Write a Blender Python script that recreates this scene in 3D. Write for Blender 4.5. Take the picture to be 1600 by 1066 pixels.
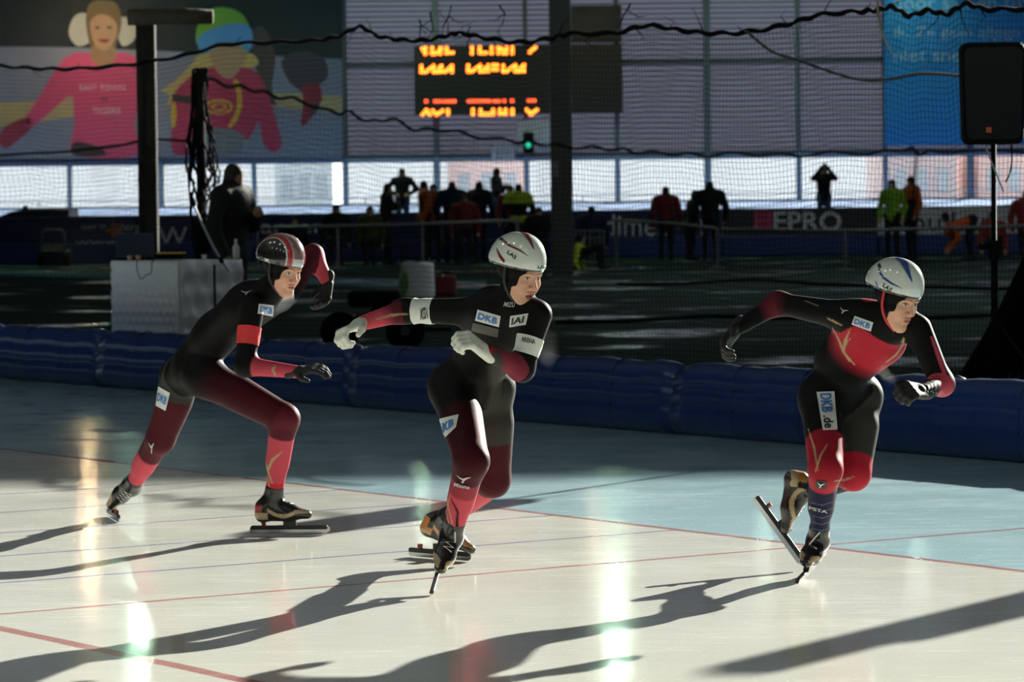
import bpy, bmesh, math, random
import numpy as np
from mathutils import Vector, Matrix
from mathutils.bvhtree import BVHTree
random.seed(7); np.random.seed(7)
SC = bpy.context.scene
for o in list(bpy.data.objects): bpy.data.objects.remove(o)

# ------------------------------------------------------------------ camera
FPX, CAM_H = 5600.0, 1.61                  # focal length in pixels of the 1600x1066 frame, eye height in metres
PITCH, ROLL = math.atan((533-296)/FPX), math.radians(0.65)
_F = Vector((0, math.cos(PITCH), -math.sin(PITCH)))
_R0 = Vector((1,0,0)); _U0 = Vector((0, math.sin(PITCH), math.cos(PITCH)))
_R = _R0*math.cos(ROLL) - _U0*math.sin(ROLL)
_U = _R0*math.sin(ROLL) + _U0*math.cos(ROLL)
CAM = Vector((0,0,CAM_H))
cd = bpy.data.cameras.new('camera'); cam = bpy.data.objects.new('camera', cd); SC.collection.objects.link(cam)
cd.sensor_width = 36.0; cd.lens = 36.0*FPX/1600.0; cd.clip_end = 800; cd.clip_start = 0.5
cam.matrix_world = Matrix(((_R.x,_U.x,-_F.x,CAM.x),(_R.y,_U.y,-_F.y,CAM.y),(_R.z,_U.z,-_F.z,CAM.z),(0,0,0,1)))
cd.dof.use_dof = True; cd.dof.focus_distance = 14.6; cd.dof.aperture_fstop = 6.5; cd.dof.aperture_blades = 9
SC.camera = cam

def ray(x, y):
    return (_F + _R*((x-800)/FPX) + _U*((533-y)/FPX))
def P(x, y, d):                             # pixel + world depth Y -> point
    v = ray(x, y); return CAM + v*(d/v.y)
def G(x, y, z=0.0):                         # pixel -> point on the level z
    v = ray(x, y); return CAM + v*((z-CAM_H)/v.z)

# ------------------------------------------------------------------ light
SUN_AZ, SUN_EL = math.radians(32.7), math.radians(17.6)
SUND = Vector((math.sin(SUN_AZ)*math.cos(SUN_EL), math.cos(SUN_AZ)*math.cos(SUN_EL), math.sin(SUN_EL)))
sl = bpy.data.lights.new('sun_offscreen','SUN'); sl.energy = 20.5; sl.angle = math.radians(0.5); sl.color = (1.0,0.93,0.80)
so = bpy.data.objects.new('sun_offscreen', sl); SC.collection.objects.link(so)
so.rotation_euler = SUND.to_track_quat('Z','Y').to_euler(); so.location = (30,60,30)
w = bpy.data.worlds.new('world'); SC.world = w; w.use_nodes = True
bg = w.node_tree.nodes['Background']; bg.inputs[0].default_value = (0.93,0.96,1.0,1); bg.inputs[1].default_value = 1.3
SC.view_settings.view_transform = 'Standard'; SC.view_settings.look = 'None'
SC.view_settings.exposure = 0.0; SC.view_settings.gamma = 1.0; SC.view_settings.use_curve_mapping = False
try:
    SC.cycles.use_denoising = True; SC.cycles.max_bounces = 8; SC.cycles.caustics_reflective = False; SC.cycles.caustics_refractive = False
    SC.cycles.sample_clamp_indirect = 6.0; SC.cycles.transparent_max_bounces = 12
except Exception: pass

# ------------------------------------------------------------------ materials
MATS = {}
def mat(name, col, rough=0.6, metal=0.0, emit=0.0, noise=0.12, scale=20.0, bump=0.0, spec=0.5, trans=0.0, coat=0.0):
    if name in MATS: return MATS[name]
    m = bpy.data.materials.new(name); m.use_nodes = True; nt = m.node_tree; b = nt.nodes['Principled BSDF']
    b.inputs['Roughness'].default_value = rough; b.inputs['Metallic'].default_value = metal
    b.inputs['Specular IOR Level'].default_value = spec; b.inputs['Coat Weight'].default_value = coat
    tc = nt.nodes.new('ShaderNodeTexCoord'); nz = nt.nodes.new('ShaderNodeTexNoise'); nz.inputs['Scale'].default_value = scale
    nz.inputs['Detail'].default_value = 4; nt.links.new(tc.outputs['Object'], nz.inputs['Vector'])
    mx = nt.nodes.new('ShaderNodeMix'); mx.data_type = 'RGBA'
    c = np.array(col[:3], float)
    mx.inputs[6].default_value = (*np.clip(c*(1-noise),0,1),1); mx.inputs[7].default_value = (*np.clip(c*(1+noise),0,1),1)
    nt.links.new(nz.outputs['Fac'], mx.inputs[0]); nt.links.new(mx.outputs[2], b.inputs['Base Color'])
    if emit > 0:
        b.inputs['Emission Color'].default_value = (*col[:3],1); b.inputs['Emission Strength'].default_value = emit
    if bump > 0:
        bp = nt.nodes.new('ShaderNodeBump'); bp.inputs['Strength'].default_value = bump; bp.inputs['Distance'].default_value = 0.02
        nt.links.new(nz.outputs['Fac'], bp.inputs['Height']); nt.links.new(bp.outputs[0], b.inputs['Normal'])
    if trans > 0:
        tl = nt.nodes.new('ShaderNodeBsdfTranslucent'); tl.inputs[0].default_value = (*col[:3],1)
        ms = nt.nodes.new('ShaderNodeMixShader'); ms.inputs[0].default_value = trans
        nt.links.new(b.outputs[0], ms.inputs[1]); nt.links.new(tl.outputs[0], ms.inputs[2])
        nt.links.new(ms.outputs[0], nt.nodes['Material Output'].inputs[0])
    MATS[name] = m; return m
def vmat(name, rough=0.5, coat=0.0, spec=0.5, bump=0.0, bscale=400):
    if name in MATS: return MATS[name]
    m = bpy.data.materials.new(name); m.use_nodes = True; nt = m.node_tree; b = nt.nodes['Principled BSDF']
    a = nt.nodes.new('ShaderNodeAttribute'); a.attribute_name = 'Col'
    nt.links.new(a.outputs['Color'], b.inputs['Base Color'])
    b.inputs['Roughness'].default_value = rough; b.inputs['Coat Weight'].default_value = coat; b.inputs['Coat Roughness'].default_value = .04; b.inputs['Specular IOR Level'].default_value = spec
    if bump > 0:
        tc = nt.nodes.new('ShaderNodeTexCoord'); nz = nt.nodes.new('ShaderNodeTexNoise'); nz.inputs['Scale'].default_value = bscale
        nt.links.new(tc.outputs['Object'], nz.inputs['Vector'])
        bp = nt.nodes.new('ShaderNodeBump'); bp.inputs['Strength'].default_value = bump; bp.inputs['Distance'].default_value = 0.004
        nt.links.new(nz.outputs['Fac'], bp.inputs['Height']); nt.links.new(bp.outputs[0], b.inputs['Normal'])
    MATS[name] = m; return m

# ------------------------------------------------------------------ mesh helpers
class MB:
    def __init__(s): s.v=[]; s.f=[]
    def add(s, vs, fs):
        n=len(s.v); s.v += [tuple(v) for v in vs]; s.f += [tuple(i+n for i in f) for f in fs]; return s
    def box(s, c, size, ax=None):
        c=Vector(c); hx,hy,hz=[q/2 for q in size]
        X,Y,Z = ax if ax else (Vector((1,0,0)),Vector((0,1,0)),Vector((0,0,1)))
        vs=[c+X*(a*hx)+Y*(b*hy)+Z*(d*hz) for a in(-1,1) for b in(-1,1) for d in(-1,1)]
        return s.add(vs, [(0,1,3,2),(4,6,7,5),(0,4,5,1),(2,3,7,6),(0,2,6,4),(1,5,7,3)])
    def bbox(s, x0,x1,y0,y1,z0,z1):
        return s.box(((x0+x1)/2,(y0+y1)/2,(z0+z1)/2),(x1-x0,y1-y0,z1-z0))
    def tube(s, pts, r, n=6, cap=True):
        pts=[Vector(p) for p in pts]; rs = r if hasattr(r,'__len__') else [r]*len(pts); rings=[]
        ref=Vector((0,0,1))
        for i,p in enumerate(pts):
            a=pts[max(i-1,0)]; b=pts[min(i+1,len(pts)-1)]; t=(b-a)
            t = t.normalized() if t.length>1e-9 else Vector((0,0,1))
            rf = ref if abs(t.dot(ref))<0.95 else Vector((1,0,0))
            u=t.cross(rf).normalized(); v=t.cross(u)
            rings.append([p+(u*math.cos(2*math.pi*k/n)+v*math.sin(2*math.pi*k/n))*rs[i] for k in range(n)])
        vs=[q for g in rings for q in g]; fs=[]
        for i in range(len(pts)-1):
            for k in range(n):
                k2=(k+1)%n; fs.append((i*n+k,i*n+k2,(i+1)*n+k2,(i+1)*n+k))
        if cap: fs.append(tuple(range(n))[::-1]); fs.append(tuple((len(pts)-1)*n+k for k in range(n)))
        return s.add(vs,fs)
    def lathe(s, base, prof, n=16, axis=Vector((0,0,1))):
        base=Vector(base); rf=Vector((1,0,0)) if abs(axis.x)<.9 else Vector((0,1,0))
        u=axis.cross(rf).normalized(); v=axis.cross(u)
        vs=[base+axis*h+(u*math.cos(2*math.pi*k/n)+v*math.sin(2*math.pi*k/n))*r for r,h in prof for k in range(n)]
        fs=[(i*n+k,i*n+(k+1)%n,(i+1)*n+(k+1)%n,(i+1)*n+k) for i in range(len(prof)-1) for k in range(n)]
        fs.append(tuple(range(n))[::-1]); fs.append(tuple((len(prof)-1)*n+k for k in range(n)))
        return s.add(vs,fs)
    def prism(s, poly, d):                  # closed polygon (list of points) extruded by vector d
        n=len(poly); d=Vector(d); vs=[Vector(p) for p in poly]+[Vector(p)+d for p in poly]
        fs=[tuple(range(n))[::-1], tuple(range(n,2*n))]+[(i,(i+1)%n,n+(i+1)%n,n+i) for i in range(n)]
        return s.add(vs,fs)
def _off(parent):
    o=Vector((0,0,0))
    while parent is not None: o+=parent.location; parent=parent.parent
    return o
def link(name, me, m, parent=None, smooth=False):
    o=bpy.data.objects.new(name, me); SC.collection.objects.link(o)
    if m: me.materials.append(m)
    if parent is not None: o.parent=parent
    if smooth: me.polygons.foreach_set('use_smooth',[True]*len(me.polygons))
    return o
def build(name, mb, m, parent=None, smooth=False, loc=None, bevel=0.0):
    off=_off(parent) if parent is not None else (Vector(loc) if loc is not None else Vector((0,0,0)))
    me=bpy.data.meshes.new(name); me.from_pydata([tuple(Vector(v)-off) for v in mb.v],[],mb.f); me.update()
    bm=bmesh.new(); bm.from_mesh(me); bmesh.ops.recalc_face_normals(bm,faces=bm.faces); bm.to_mesh(me); bm.free()
    o=link(name,me,m,parent,smooth)
    if parent is None and loc is not None: o.location=off
    if bevel>0:
        b=o.modifiers.new('bevel','BEVEL'); b.width=bevel; b.segments=2; b.limit_method='ANGLE'
    return o
def npmesh(name, V, F, m, parent=None, col=None, smooth=True, loc=None):
    off=_off(parent) if parent is not None else (Vector(loc) if loc is not None else Vector((0,0,0)))
    me=bpy.data.meshes.new(name); V=np.asarray(V,float)-np.array(off)
    me.from_pydata([],[],[]); me.vertices.add(len(V)); me.vertices.foreach_set('co',V.astype(np.float32).ravel())
    F=np.asarray(F,np.int32); k=F.shape[1]
    me.loops.add(F.size); me.loops.foreach_set('vertex_index',F.ravel())
    me.polygons.add(len(F)); me.polygons.foreach_set('loop_start',np.arange(len(F),dtype=np.int32)*k)
    me.update(calc_edges=True)
    if col is not None:
        a=me.color_attributes.new('Col','FLOAT_COLOR','POINT')
        c=np.ones((len(V),4),np.float32); c[:,:3]=col; a.data.foreach_set('color',c.ravel())
    o=link(name,me,m,parent,smooth)
    if parent is None and loc is not None: o.location=off
    return o
def thing(name, label, cat, loc=(0,0,0), group=None):
    o=bpy.data.objects.new(name,None); SC.collection.objects.link(o); o.location=loc; o.empty_display_size=.2
    o['label']=label; o['category']=cat
    if group: o['group']=group
    return o
def tag(o, label, cat, group=None):
    o['label']=label; o['category']=cat
    if group: o['group']=group
    return o
def struct(o): o['kind']='structure'; return o
def text_mesh(s, size=1.0, bold=True, extrude=0.0, align='CENTER', offset=0.0):
    cu=bpy.data.curves.new('t','FONT'); cu.body=s; cu.size=size; cu.align_x=align; cu.align_y='CENTER'; cu.offset=offset; cu.resolution_u=3; cu.extrude=extrude
    ob=bpy.data.objects.new('t',cu); SC.collection.objects.link(ob)
    dg=bpy.context.evaluated_depsgraph_get(); dg.update()
    me=bpy.data.meshes.new_from_object(ob.evaluated_get(dg)); bpy.data.objects.remove(ob); bpy.data.curves.remove(cu)
    V=[tuple(v.co) for v in me.vertices]; F=[tuple(p.vertices) for p in me.polygons]; bpy.data.meshes.remove(me)
    return V,F

# ------------------------------------------------------------------ implicit surfaces
def seg_t(p,a,b):
    ab=b-a; L=max(float(ab@ab),1e-12); return np.clip(((p-a)@ab)/L,0,1)
class Prim:                                  # rounded tapered limb; side/flat squash the cross section (flat = depth/width)
    def __init__(s, a,b,ra,rb,tag='',side=None,flat=1.0,sub=False,k=None):
        s.a=np.array(a,float); s.b=np.array(b,float); s.ra=ra; s.rb=rb; s.tag=tag; s.flat=flat; s.sub=sub; s.k=k
        s.front=None
        if side is not None:
            ax=s.b-s.a; ax=ax/max(np.linalg.norm(ax),1e-9); sd=np.array(side,float); sd=sd-ax*(sd@ax); sd/=np.linalg.norm(sd)
            s.side=sd; s.front=np.cross(ax,sd); s.ax=ax
    def d(s,p):
        a,b=s.a,s.b
        if s.front is not None and s.flat!=1.0:
            q=p-a; fr=q@s.front; p=a+q+np.multiply.outer(fr/s.flat-fr, s.front)
        t=seg_t(p,a,b); r=s.ra+(s.rb-s.ra)*t
        dd=np.linalg.norm(p-(a+np.multiply.outer(t,b-a)),axis=-1)-r
        return dd*min(1.0,s.flat) if s.flat<1 else dd
    def bb(s,m):
        r=max(s.ra,s.rb)*max(1,s.flat)+m; return np.minimum(s.a,s.b)-r, np.maximum(s.a,s.b)+r
def sdf_mesh(prims, h, k=0.03):
    lo=np.min([q.bb(h*2)[0] for q in prims if not q.sub],axis=0); hi=np.max([q.bb(h*2)[1] for q in prims if not q.sub],axis=0)
    n=np.ceil((hi-lo)/h).astype(int)+2
    Fd=np.full(n,1.0,np.float32); ax=[lo[i]+h*np.arange(n[i]) for i in range(3)]
    for q in prims:
        kk=q.k if q.k is not None else k
        l,u=q.bb(kk+3*h); i0=np.clip(((l-lo)/h).astype(int),0,n-1); i1=np.clip(((u-lo)/h).astype(int)+2,1,n)
        sl=tuple(slice(i0[i],i1[i]) for i in range(3))
        g=np.stack(np.meshgrid(ax[0][sl[0]],ax[1][sl[1]],ax[2][sl[2]],indexing='ij'),-1)
        dd=q.d(g).astype(np.float32); A=Fd[sl]
        if q.sub:
            dd=-dd; hh=np.maximum(kk-np.abs(A-dd),0)/kk; Fd[sl]=np.maximum(A,dd)+hh*hh*kk*.25
        else:
            hh=np.maximum(kk-np.abs(A-dd),0)/kk; Fd[sl]=np.minimum(A,dd)-hh*hh*kk*.25
    return surface_nets(Fd,lo,h)
def surface_nets(Fd, lo, h):
    ins=Fd<0; nx,ny,nz=Fd.shape
    cnt=np.zeros((nx-1,ny-1,nz-1),np.int8)
    for a in(0,1):
        for b in(0,1):
            for c in(0,1): cnt+=ins[a:nx-1+a,b:ny-1+b,c:nz-1+c]
    act=(cnt>0)&(cnt<8); I=np.argwhere(act); idx=np.full(cnt.shape,-1,np.int32); idx[act]=np.arange(len(I))
    acc=np.zeros((len(I),3)); num=np.zeros(len(I))
    for axis in range(3):
        o=[k for k in range(3) if k!=axis]
        for b in(0,1):
            for c in(0,1):
                p=np.zeros(3,int); p[o[0]]=b; p[o[1]]=c; q=p.copy(); q[axis]=1
                A=Fd[tuple((I+p).T)]; B=Fd[tuple((I+q).T)]; mk=(A<0)!=(B<0)
                t=np.where(mk,A/np.where(mk,A-B,1),0); pos=np.tile(p.astype(float),(len(I),1)); pos[:,axis]=t
                acc[mk]+=pos[mk]; num[mk]+=1
    V=lo+h*(I+acc/num[:,None]); faces=[]
    for axis in range(3):
        o=[(axis+1)%3,(axis+2)%3]
        s0=[slice(1,-1)]*3; s0[axis]=slice(0,-1); s1=[slice(1,-1)]*3; s1[axis]=slice(1,None)
        A=ins[tuple(s0)]; B=ins[tuple(s1)]
        for flip,mk in((0,A&~B),(1,~A&B)):
            E=np.argwhere(mk)
            if not len(E): continue
            for r in o: E[:,r]+=1
            def cell(du,dv):
                c=E.copy(); c[:,o[0]]-=du; c[:,o[1]]-=dv; return idx[tuple(c.T)]
            q=[cell(1,1),cell(0,1),cell(0,0),cell(1,0)]
            if flip: q=q[::-1]
            faces.append(np.stack(q,1))
    F=np.concatenate(faces); F=F[(F>=0).all(1)]
    return V,F
def nearest(prims,V):
    D=np.stack([q.d(V) if not q.sub else np.full(len(V),9.) for q in prims]); return D.argmin(0),D
def smooth_verts(V,F,it=2):
    for _ in range(it):
        S=np.zeros_like(V); C=np.zeros(len(V))
        for i in range(4):
            j=(i+1)%4; np.add.at(S,F[:,i],V[F[:,j]]); np.add.at(S,F[:,j],V[F[:,i]]); np.add.at(C,F[:,i],1); np.add.at(C,F[:,j],1)
        V=V*.5+.5*S/C[:,None]
    return V
# ================================================================== the hall
A0, B0 = G(0,592), G(1600,726)
T = (B0-A0); T.z=0; T.normalize()           # along the straight
N = Vector((-T.y, T.x, 0));  N = N if N.y>0 else -N   # from the track towards the infield
n_of=lambda p: p.x*N.x+p.y*N.y
t_of=lambda p: p.x*T.x+p.y*T.y
def NT(n,t,z=0.0): return Vector((N.x*n+T.x*t, N.y*n+T.y*t, z))
N_CUSH=(n_of(A0)+n_of(B0))/2
N_RED1=n_of(G(700,785)); N_RED2=(n_of(G(0,978))+n_of(G(370,1066)))/2
T_FIN=(t_of(G(0,957))+t_of(G(1600,828)))/2
WALL_Y, ROOF_Z = 95.0, 12.0
def wallpt(x,y,Y=WALL_Y): return P(x,y,Y)

def ice_material():
    m=bpy.data.materials.new('ice'); m.use_nodes=True; nt=m.node_tree; L=nt.links; b=nt.nodes['Principled BSDF']
    geo=nt.nodes.new('ShaderNodeNewGeometry')
    def math_(op,a,b_=None,c=None):
        n=nt.nodes.new('ShaderNodeMath'); n.operation=op
        for i,v in enumerate((a,b_,c)):
            if v is None: continue
            if isinstance(v,(int,float)): n.inputs[i].default_value=v
            else: L.new(v,n.inputs[i])
        return n.outputs[0]
    def dot(v):
        n=nt.nodes.new('ShaderNodeVectorMath'); n.operation='DOT_PRODUCT'; L.new(geo.outputs['Position'],n.inputs[0]); n.inputs[1].default_value=tuple(v); return n.outputs['Value']
    nn,tt=dot(N),dot(T)
    def noise(scale,detail=4,vec=None,rough=.5):
        z=nt.nodes.new('ShaderNodeTexNoise'); z.inputs['Scale'].default_value=scale; z.inputs['Detail'].default_value=detail; z.inputs['Roughness'].default_value=rough
        L.new(vec if vec is not None else geo.outputs['Position'],z.inputs['Vector']); return z.outputs['Fac']
    def mapped(scale,rot):
        mp=nt.nodes.new('ShaderNodeMapping'); mp.inputs['Scale'].default_value=scale; mp.inputs['Rotation'].default_value=(0,0,rot); L.new(geo.outputs['Position'],mp.inputs['Vector']); return mp.outputs[0]
    def mix(f,a,b_):
        n=nt.nodes.new('ShaderNodeMix'); n.data_type='RGBA'; 
        if isinstance(f,(int,float)): n.inputs[0].default_value=f
        else: L.new(f,n.inputs[0])
        for i,v in((6,a),(7,b_)):
            if isinstance(v,tuple): n.inputs[i].default_value=(*v,1)
            else: L.new(v,n.inputs[i])
        return n.outputs[2]
    wob=math_('MULTIPLY',math_('SUBTRACT',noise(3.0),.5),.03)
    nnw=math_('ADD',nn,wob); ttw=math_('ADD',tt,wob)
    def band(v,c,hw): return math_('COMPARE',v,c,hw)
    patch=noise(.9,5)
    white=mix(patch,(.66,.66,.60),(.80,.79,.73)); blue=mix(patch,(.36,.56,.64),(.50,.69,.76))
    inblue=math_('GREATER_THAN',nnw,N_RED1)
    col=mix(inblue,white,blue)
    notblue=math_('SUBTRACT',1.0,inblue)
    bl=None
    for i in range(1,6):
        q=band(ttw,T_FIN-i*1.0,.016); bl=q if bl is None else math_('MAXIMUM',bl,q)
    bl=math_('MULTIPLY',math_('MULTIPLY',bl,notblue),math_('GREATER_THAN',nn,N_RED2))
    col=mix(math_('MULTIPLY',bl,.75),col,(.12,.14,.42))
    rd=math_('MAXIMUM',band(nnw,N_RED1,.028),math_('MAXIMUM',band(nnw,N_RED2,.035),band(ttw,T_FIN,.02)))
    col=mix(math_('MULTIPLY',rd,.72),col,(.42,.06,.05))
    # skate scratches: thin bright lines in several directions, and shaved-ice specks
    scr=None
    for sc,ro in(((.5,26,1),.9),((.4,20,1),.55),((.6,30,1),1.25),((.35,16,1),-.35)):
        z=noise(1.0,2,mapped(sc,ro)); q=math_('COMPARE',z,.5,.006); g=math_('GREATER_THAN',noise(.7,2,mapped((1,1,1),ro*3)),.52)
        q=math_('MULTIPLY',q,g); scr=q if scr is None else math_('MAXIMUM',scr,q)
    speck=math_('GREATER_THAN',noise(90,1),.74)
    frost=math_('MAXIMUM',math_('MULTIPLY',scr,.28),math_('MULTIPLY',speck,.6))
    col=mix(frost,col,(.88,.90,.90))
    L.new(col,b.inputs['Base Color'])
    rg=nt.nodes.new('ShaderNodeMapRange'); L.new(noise(2.2,6),rg.inputs[0]); rg.inputs[1].default_value=.3; rg.inputs[2].default_value=.7; rg.inputs[3].default_value=.07; rg.inputs[4].default_value=.16
    L.new(math_('ADD',rg.outputs[0],math_('MULTIPLY',frost,.35)),b.inputs['Roughness'])
    b.inputs['Specular IOR Level'].default_value=.5; b.inputs['IOR'].default_value=1.31
    bp=nt.nodes.new('ShaderNodeBump'); bp.inputs['Strength'].default_value=.12; bp.inputs['Distance'].default_value=.01
    hgt=math_('ADD',math_('MULTIPLY',noise(6,6),.6),math_('MULTIPLY',noise(60,3),.12)); L.new(math_('ADD',hgt,math_('MULTIPLY',frost,.15)),bp.inputs['Height']); L.new(bp.outputs[0],b.inputs['Normal'])
    return m
def wet_floor(name,c0,c1,dry=1.0,wet=.08):
    m=bpy.data.materials.new(name); m.use_nodes=True; nt=m.node_tree; L=nt.links; b=nt.nodes['Principled BSDF']
    geo=nt.nodes.new('ShaderNodeNewGeometry')
    z=nt.nodes.new('ShaderNodeTexNoise'); z.inputs['Scale'].default_value=.35; z.inputs['Detail'].default_value=6; L.new(geo.outputs['Position'],z.inputs['Vector'])
    r=nt.nodes.new('ShaderNodeMapRange'); L.new(z.outputs['Fac'],r.inputs[0]); r.inputs[1].default_value=.57; r.inputs[2].default_value=.64; r.inputs[3].default_value=dry; r.inputs[4].default_value=wet
    L.new(r.outputs[0],b.inputs['Roughness']); sp=nt.nodes.new('ShaderNodeMapRange'); L.new(z.outputs['Fac'],sp.inputs[0]); sp.inputs[1].default_value=.56; sp.inputs[2].default_value=.63; sp.inputs[3].default_value=.0; sp.inputs[4].default_value=.5; L.new(sp.outputs[0],b.inputs['Specular IOR Level'])
    mx=nt.nodes.new('ShaderNodeMix'); mx.data_type='RGBA'; L.new(z.outputs['Fac'],mx.inputs[0]); mx.inputs[6].default_value=(*c0,1); mx.inputs[7].default_value=(*c1,1); L.new(mx.outputs[2],b.inputs['Base Color'])
    z2=nt.nodes.new('ShaderNodeTexNoise'); z2.inputs['Scale'].default_value=5; z2.inputs['Detail'].default_value=4; L.new(geo.outputs['Position'],z2.inputs['Vector'])
    bp=nt.nodes.new('ShaderNodeBump'); bp.inputs['Strength'].default_value=.5; bp.inputs['Distance'].default_value=.03; L.new(z2.outputs['Fac'],bp.inputs['Height']); L.new(bp.outputs[0],b.inputs['Normal'])
    return m
# floors: the ice on this side of the cushions, the dark infield beyond
XL,XR,YB=-60,92,-14
def clip_poly(keep):
    poly=[Vector((XL,YB,0)),Vector((XR,YB,0)),Vector((XR,WALL_Y,0)),Vector((XL,WALL_Y,0))]; out=[]
    for i in range(4):
        a,b=poly[i],poly[(i+1)%4]; fa,fb=keep(a),keep(b)
        if fa>=0: out.append(a)
        if fa*fb<0: out.append(a+(b-a)*(fa/(fa-fb)))
    return out
o=build('floor',MB().prism(clip_poly(lambda p:N_CUSH+.3-n_of(p)),(0,0,-.1)),ice_material()); struct(o)
o=build('floor',MB().prism(clip_poly(lambda p:n_of(p)-N_CUSH-.3),(0,0,-.1)),wet_floor('infield',(.030,.044,.038),(.042,.058,.050))); struct(o)
# the pale blue inner lane across the infield
la=G(-60,429,.004); lb=G(760,452,.004); lc=G(760,440,.004); ld=G(-60,420,.004)
o=build('floor',MB().prism([la,lb,lc,ld],(0,0,.004)),wet_floor('far_lane',(.10,.17,.20),(.13,.21,.24))); struct(o)

# outside: pale ground beyond the wall
snow=mat('snow_ground',(.75,.76,.78),.8,noise=.1,scale=2)
o=build('ground_outside',MB().bbox(-150,180,WALL_Y+.3,330,-.4,-.05),snow); struct(o)

# ---- far wall
grey_col=mat('wall_column',(.10,.11,.13),.6); sheet=mat('corrugated_sheet',(.046,.052,.078),.5,trans=.5,noise=.10,scale=1.2)
sill_m=mat('sill_blue',(.20,.30,.62),.6); frame_m=mat('window_frame',(.22,.29,.42),.5); purlin_m=mat('purlin',(.06,.06,.065),.7)
glass=bpy.data.materials.new('pane'); glass.use_nodes=True
_nt=glass.node_tree; _b=_nt.nodes['Principled BSDF']; _t=_nt.nodes.new('ShaderNodeBsdfTransparent'); _t.inputs[0].default_value=(.93,.96,.97,1)
_m=_nt.nodes.new('ShaderNodeMixShader'); _m.inputs[0].default_value=.07; _b.inputs['Roughness'].default_value=.05; _b.inputs['Base Color'].default_value=(.8,.85,.9,1)
_nt.links.new(_t.outputs[0],_m.inputs[1]); _nt.links.new(_b.outputs[0],_m.inputs[2]); _nt.links.new(_m.outputs[0],_nt.nodes['Material Output'].inputs[0])
wall=bpy.data.objects.new('wall_far',None); SC.collection.objects.link(wall); struct(wall)
ZW0,ZW1=1.27,2.36
px_bays=[110-142*k for k in range(1,4)][::-1]+[110,252,398,541,683,823,965,1106,1248,1383,1516,1658,1800]
xs=[wallpt(x,290).x for x in px_bays]
step=2.41
while xs[0]>XL+3: xs.insert(0,xs[0]-step)
while xs[-1]<XR-3: xs.append(xs[-1]+step)
xs=[XL]+xs+[XR]
far_vis=lambda i: wallpt(-900,290).x<xs[i]<wallpt(2500,290).x
def corr(x0,x1,z0,z1,pitch=.137,amp=.034):
    n=int((z1-z0)/pitch*4); V=[];F=[]
    for i in range(n+1):
        z=z0+(z1-z0)*i/n; y=WALL_Y+.10+amp*[0,1,0,-1][i%4]
        V+=[(x0,y,z),(x1,y,z)]
        if i: F.append((2*i-2,2*i-1,2*i+1,2*i))
    return MB().add(V,F)
for i in range(len(xs)-1):
    x0,x1=xs[i],xs[i+1]
    if far_vis(i) or far_vis(i+1):
        build('corrugated_sheet',corr(x0,x1,ZW1+.12,ROOF_Z),sheet,wall,smooth=False)
    if far_vis(i) or far_vis(i+1):
        rb=MB()
        for z in np.arange(ZW1+.3,7.0,.137): rb.bbox(x0+.06,x1-.06,WALL_Y+.035,WALL_Y+.06,z-.017,z+.017)
        build('lap_ribs',rb,purlin_m,wall)['kind']='stuff'
    wide=.18 if i%3==0 else .12
    c=MB().bbox(x0-wide/2,x0+wide/2,WALL_Y-.12,WALL_Y+.08,0,ROOF_Z)
    build('column',c,grey_col if i%2 else frame_m if False else grey_col,wall)
    m_=MB().bbox(x0-.07,x0+.07,WALL_Y-.15,WALL_Y-.121,ZW0-.3,ZW1+.12); build('mullion',m_,frame_m,wall)
    pn=MB().bbox(x0+.02,x1-.02,WALL_Y+.06,WALL_Y+.075,ZW0,ZW1); build('pane',pn,glass,wall)
vb=[i for i in range(len(xs)-1) if far_vis(i) or far_vis(i+1)]; xa,xb=xs[vb[0]],xs[vb[-1]+1]
for (u,v) in((XL,xa),(xb,XR)):              # plain sheets where nothing is seen
    if v-u>1: build('corrugated_sheet',corr(u,v,ZW1+.12,ROOF_Z,.6,.05),sheet,wall)
for z,hh,mm in((ZW1+.06,.13,frame_m),(ZW1+.16,.10,purlin_m),(4.95,.14,purlin_m),(7.6,.14,purlin_m),(ZW0-.04,.08,frame_m)):
    build('rail',MB().bbox(XL,XR,WALL_Y-.1,WALL_Y+.05,z-hh/2,z+hh/2),mm,wall)
build('plinth',MB().bbox(XL,XR,WALL_Y-.02,WALL_Y+.2,0,ZW0-.05),sill_m,wall)
# sloping bank under the windows, blue like its edge strip
bk=MB().prism([(XL,WALL_Y-.03,ZW0-.05),(XL,91.6,1.03),(XL,91.6,0),(XL,WALL_Y-.03,0)],(XR-XL,0,0)); struct(build('trim_1',bk,mat('bank_blue',(.24,.36,.68),.7,noise=.2,scale=3)))
struct(build('floor',MB().bbox(XL,XR,84.2,91.15,-.02,.45),plain0:=mat('walkway',(.10,.11,.12),.8)))
bk=MB().prism([(XL,91.58,1.06),(XL,91.2,1.02),(XL,91.2,.93),(XL,91.58,.9)],(XR-XL,0,0)); struct(build('trim_2',bk,mat('bank_blue',(.24,.36,.68))))
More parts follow.
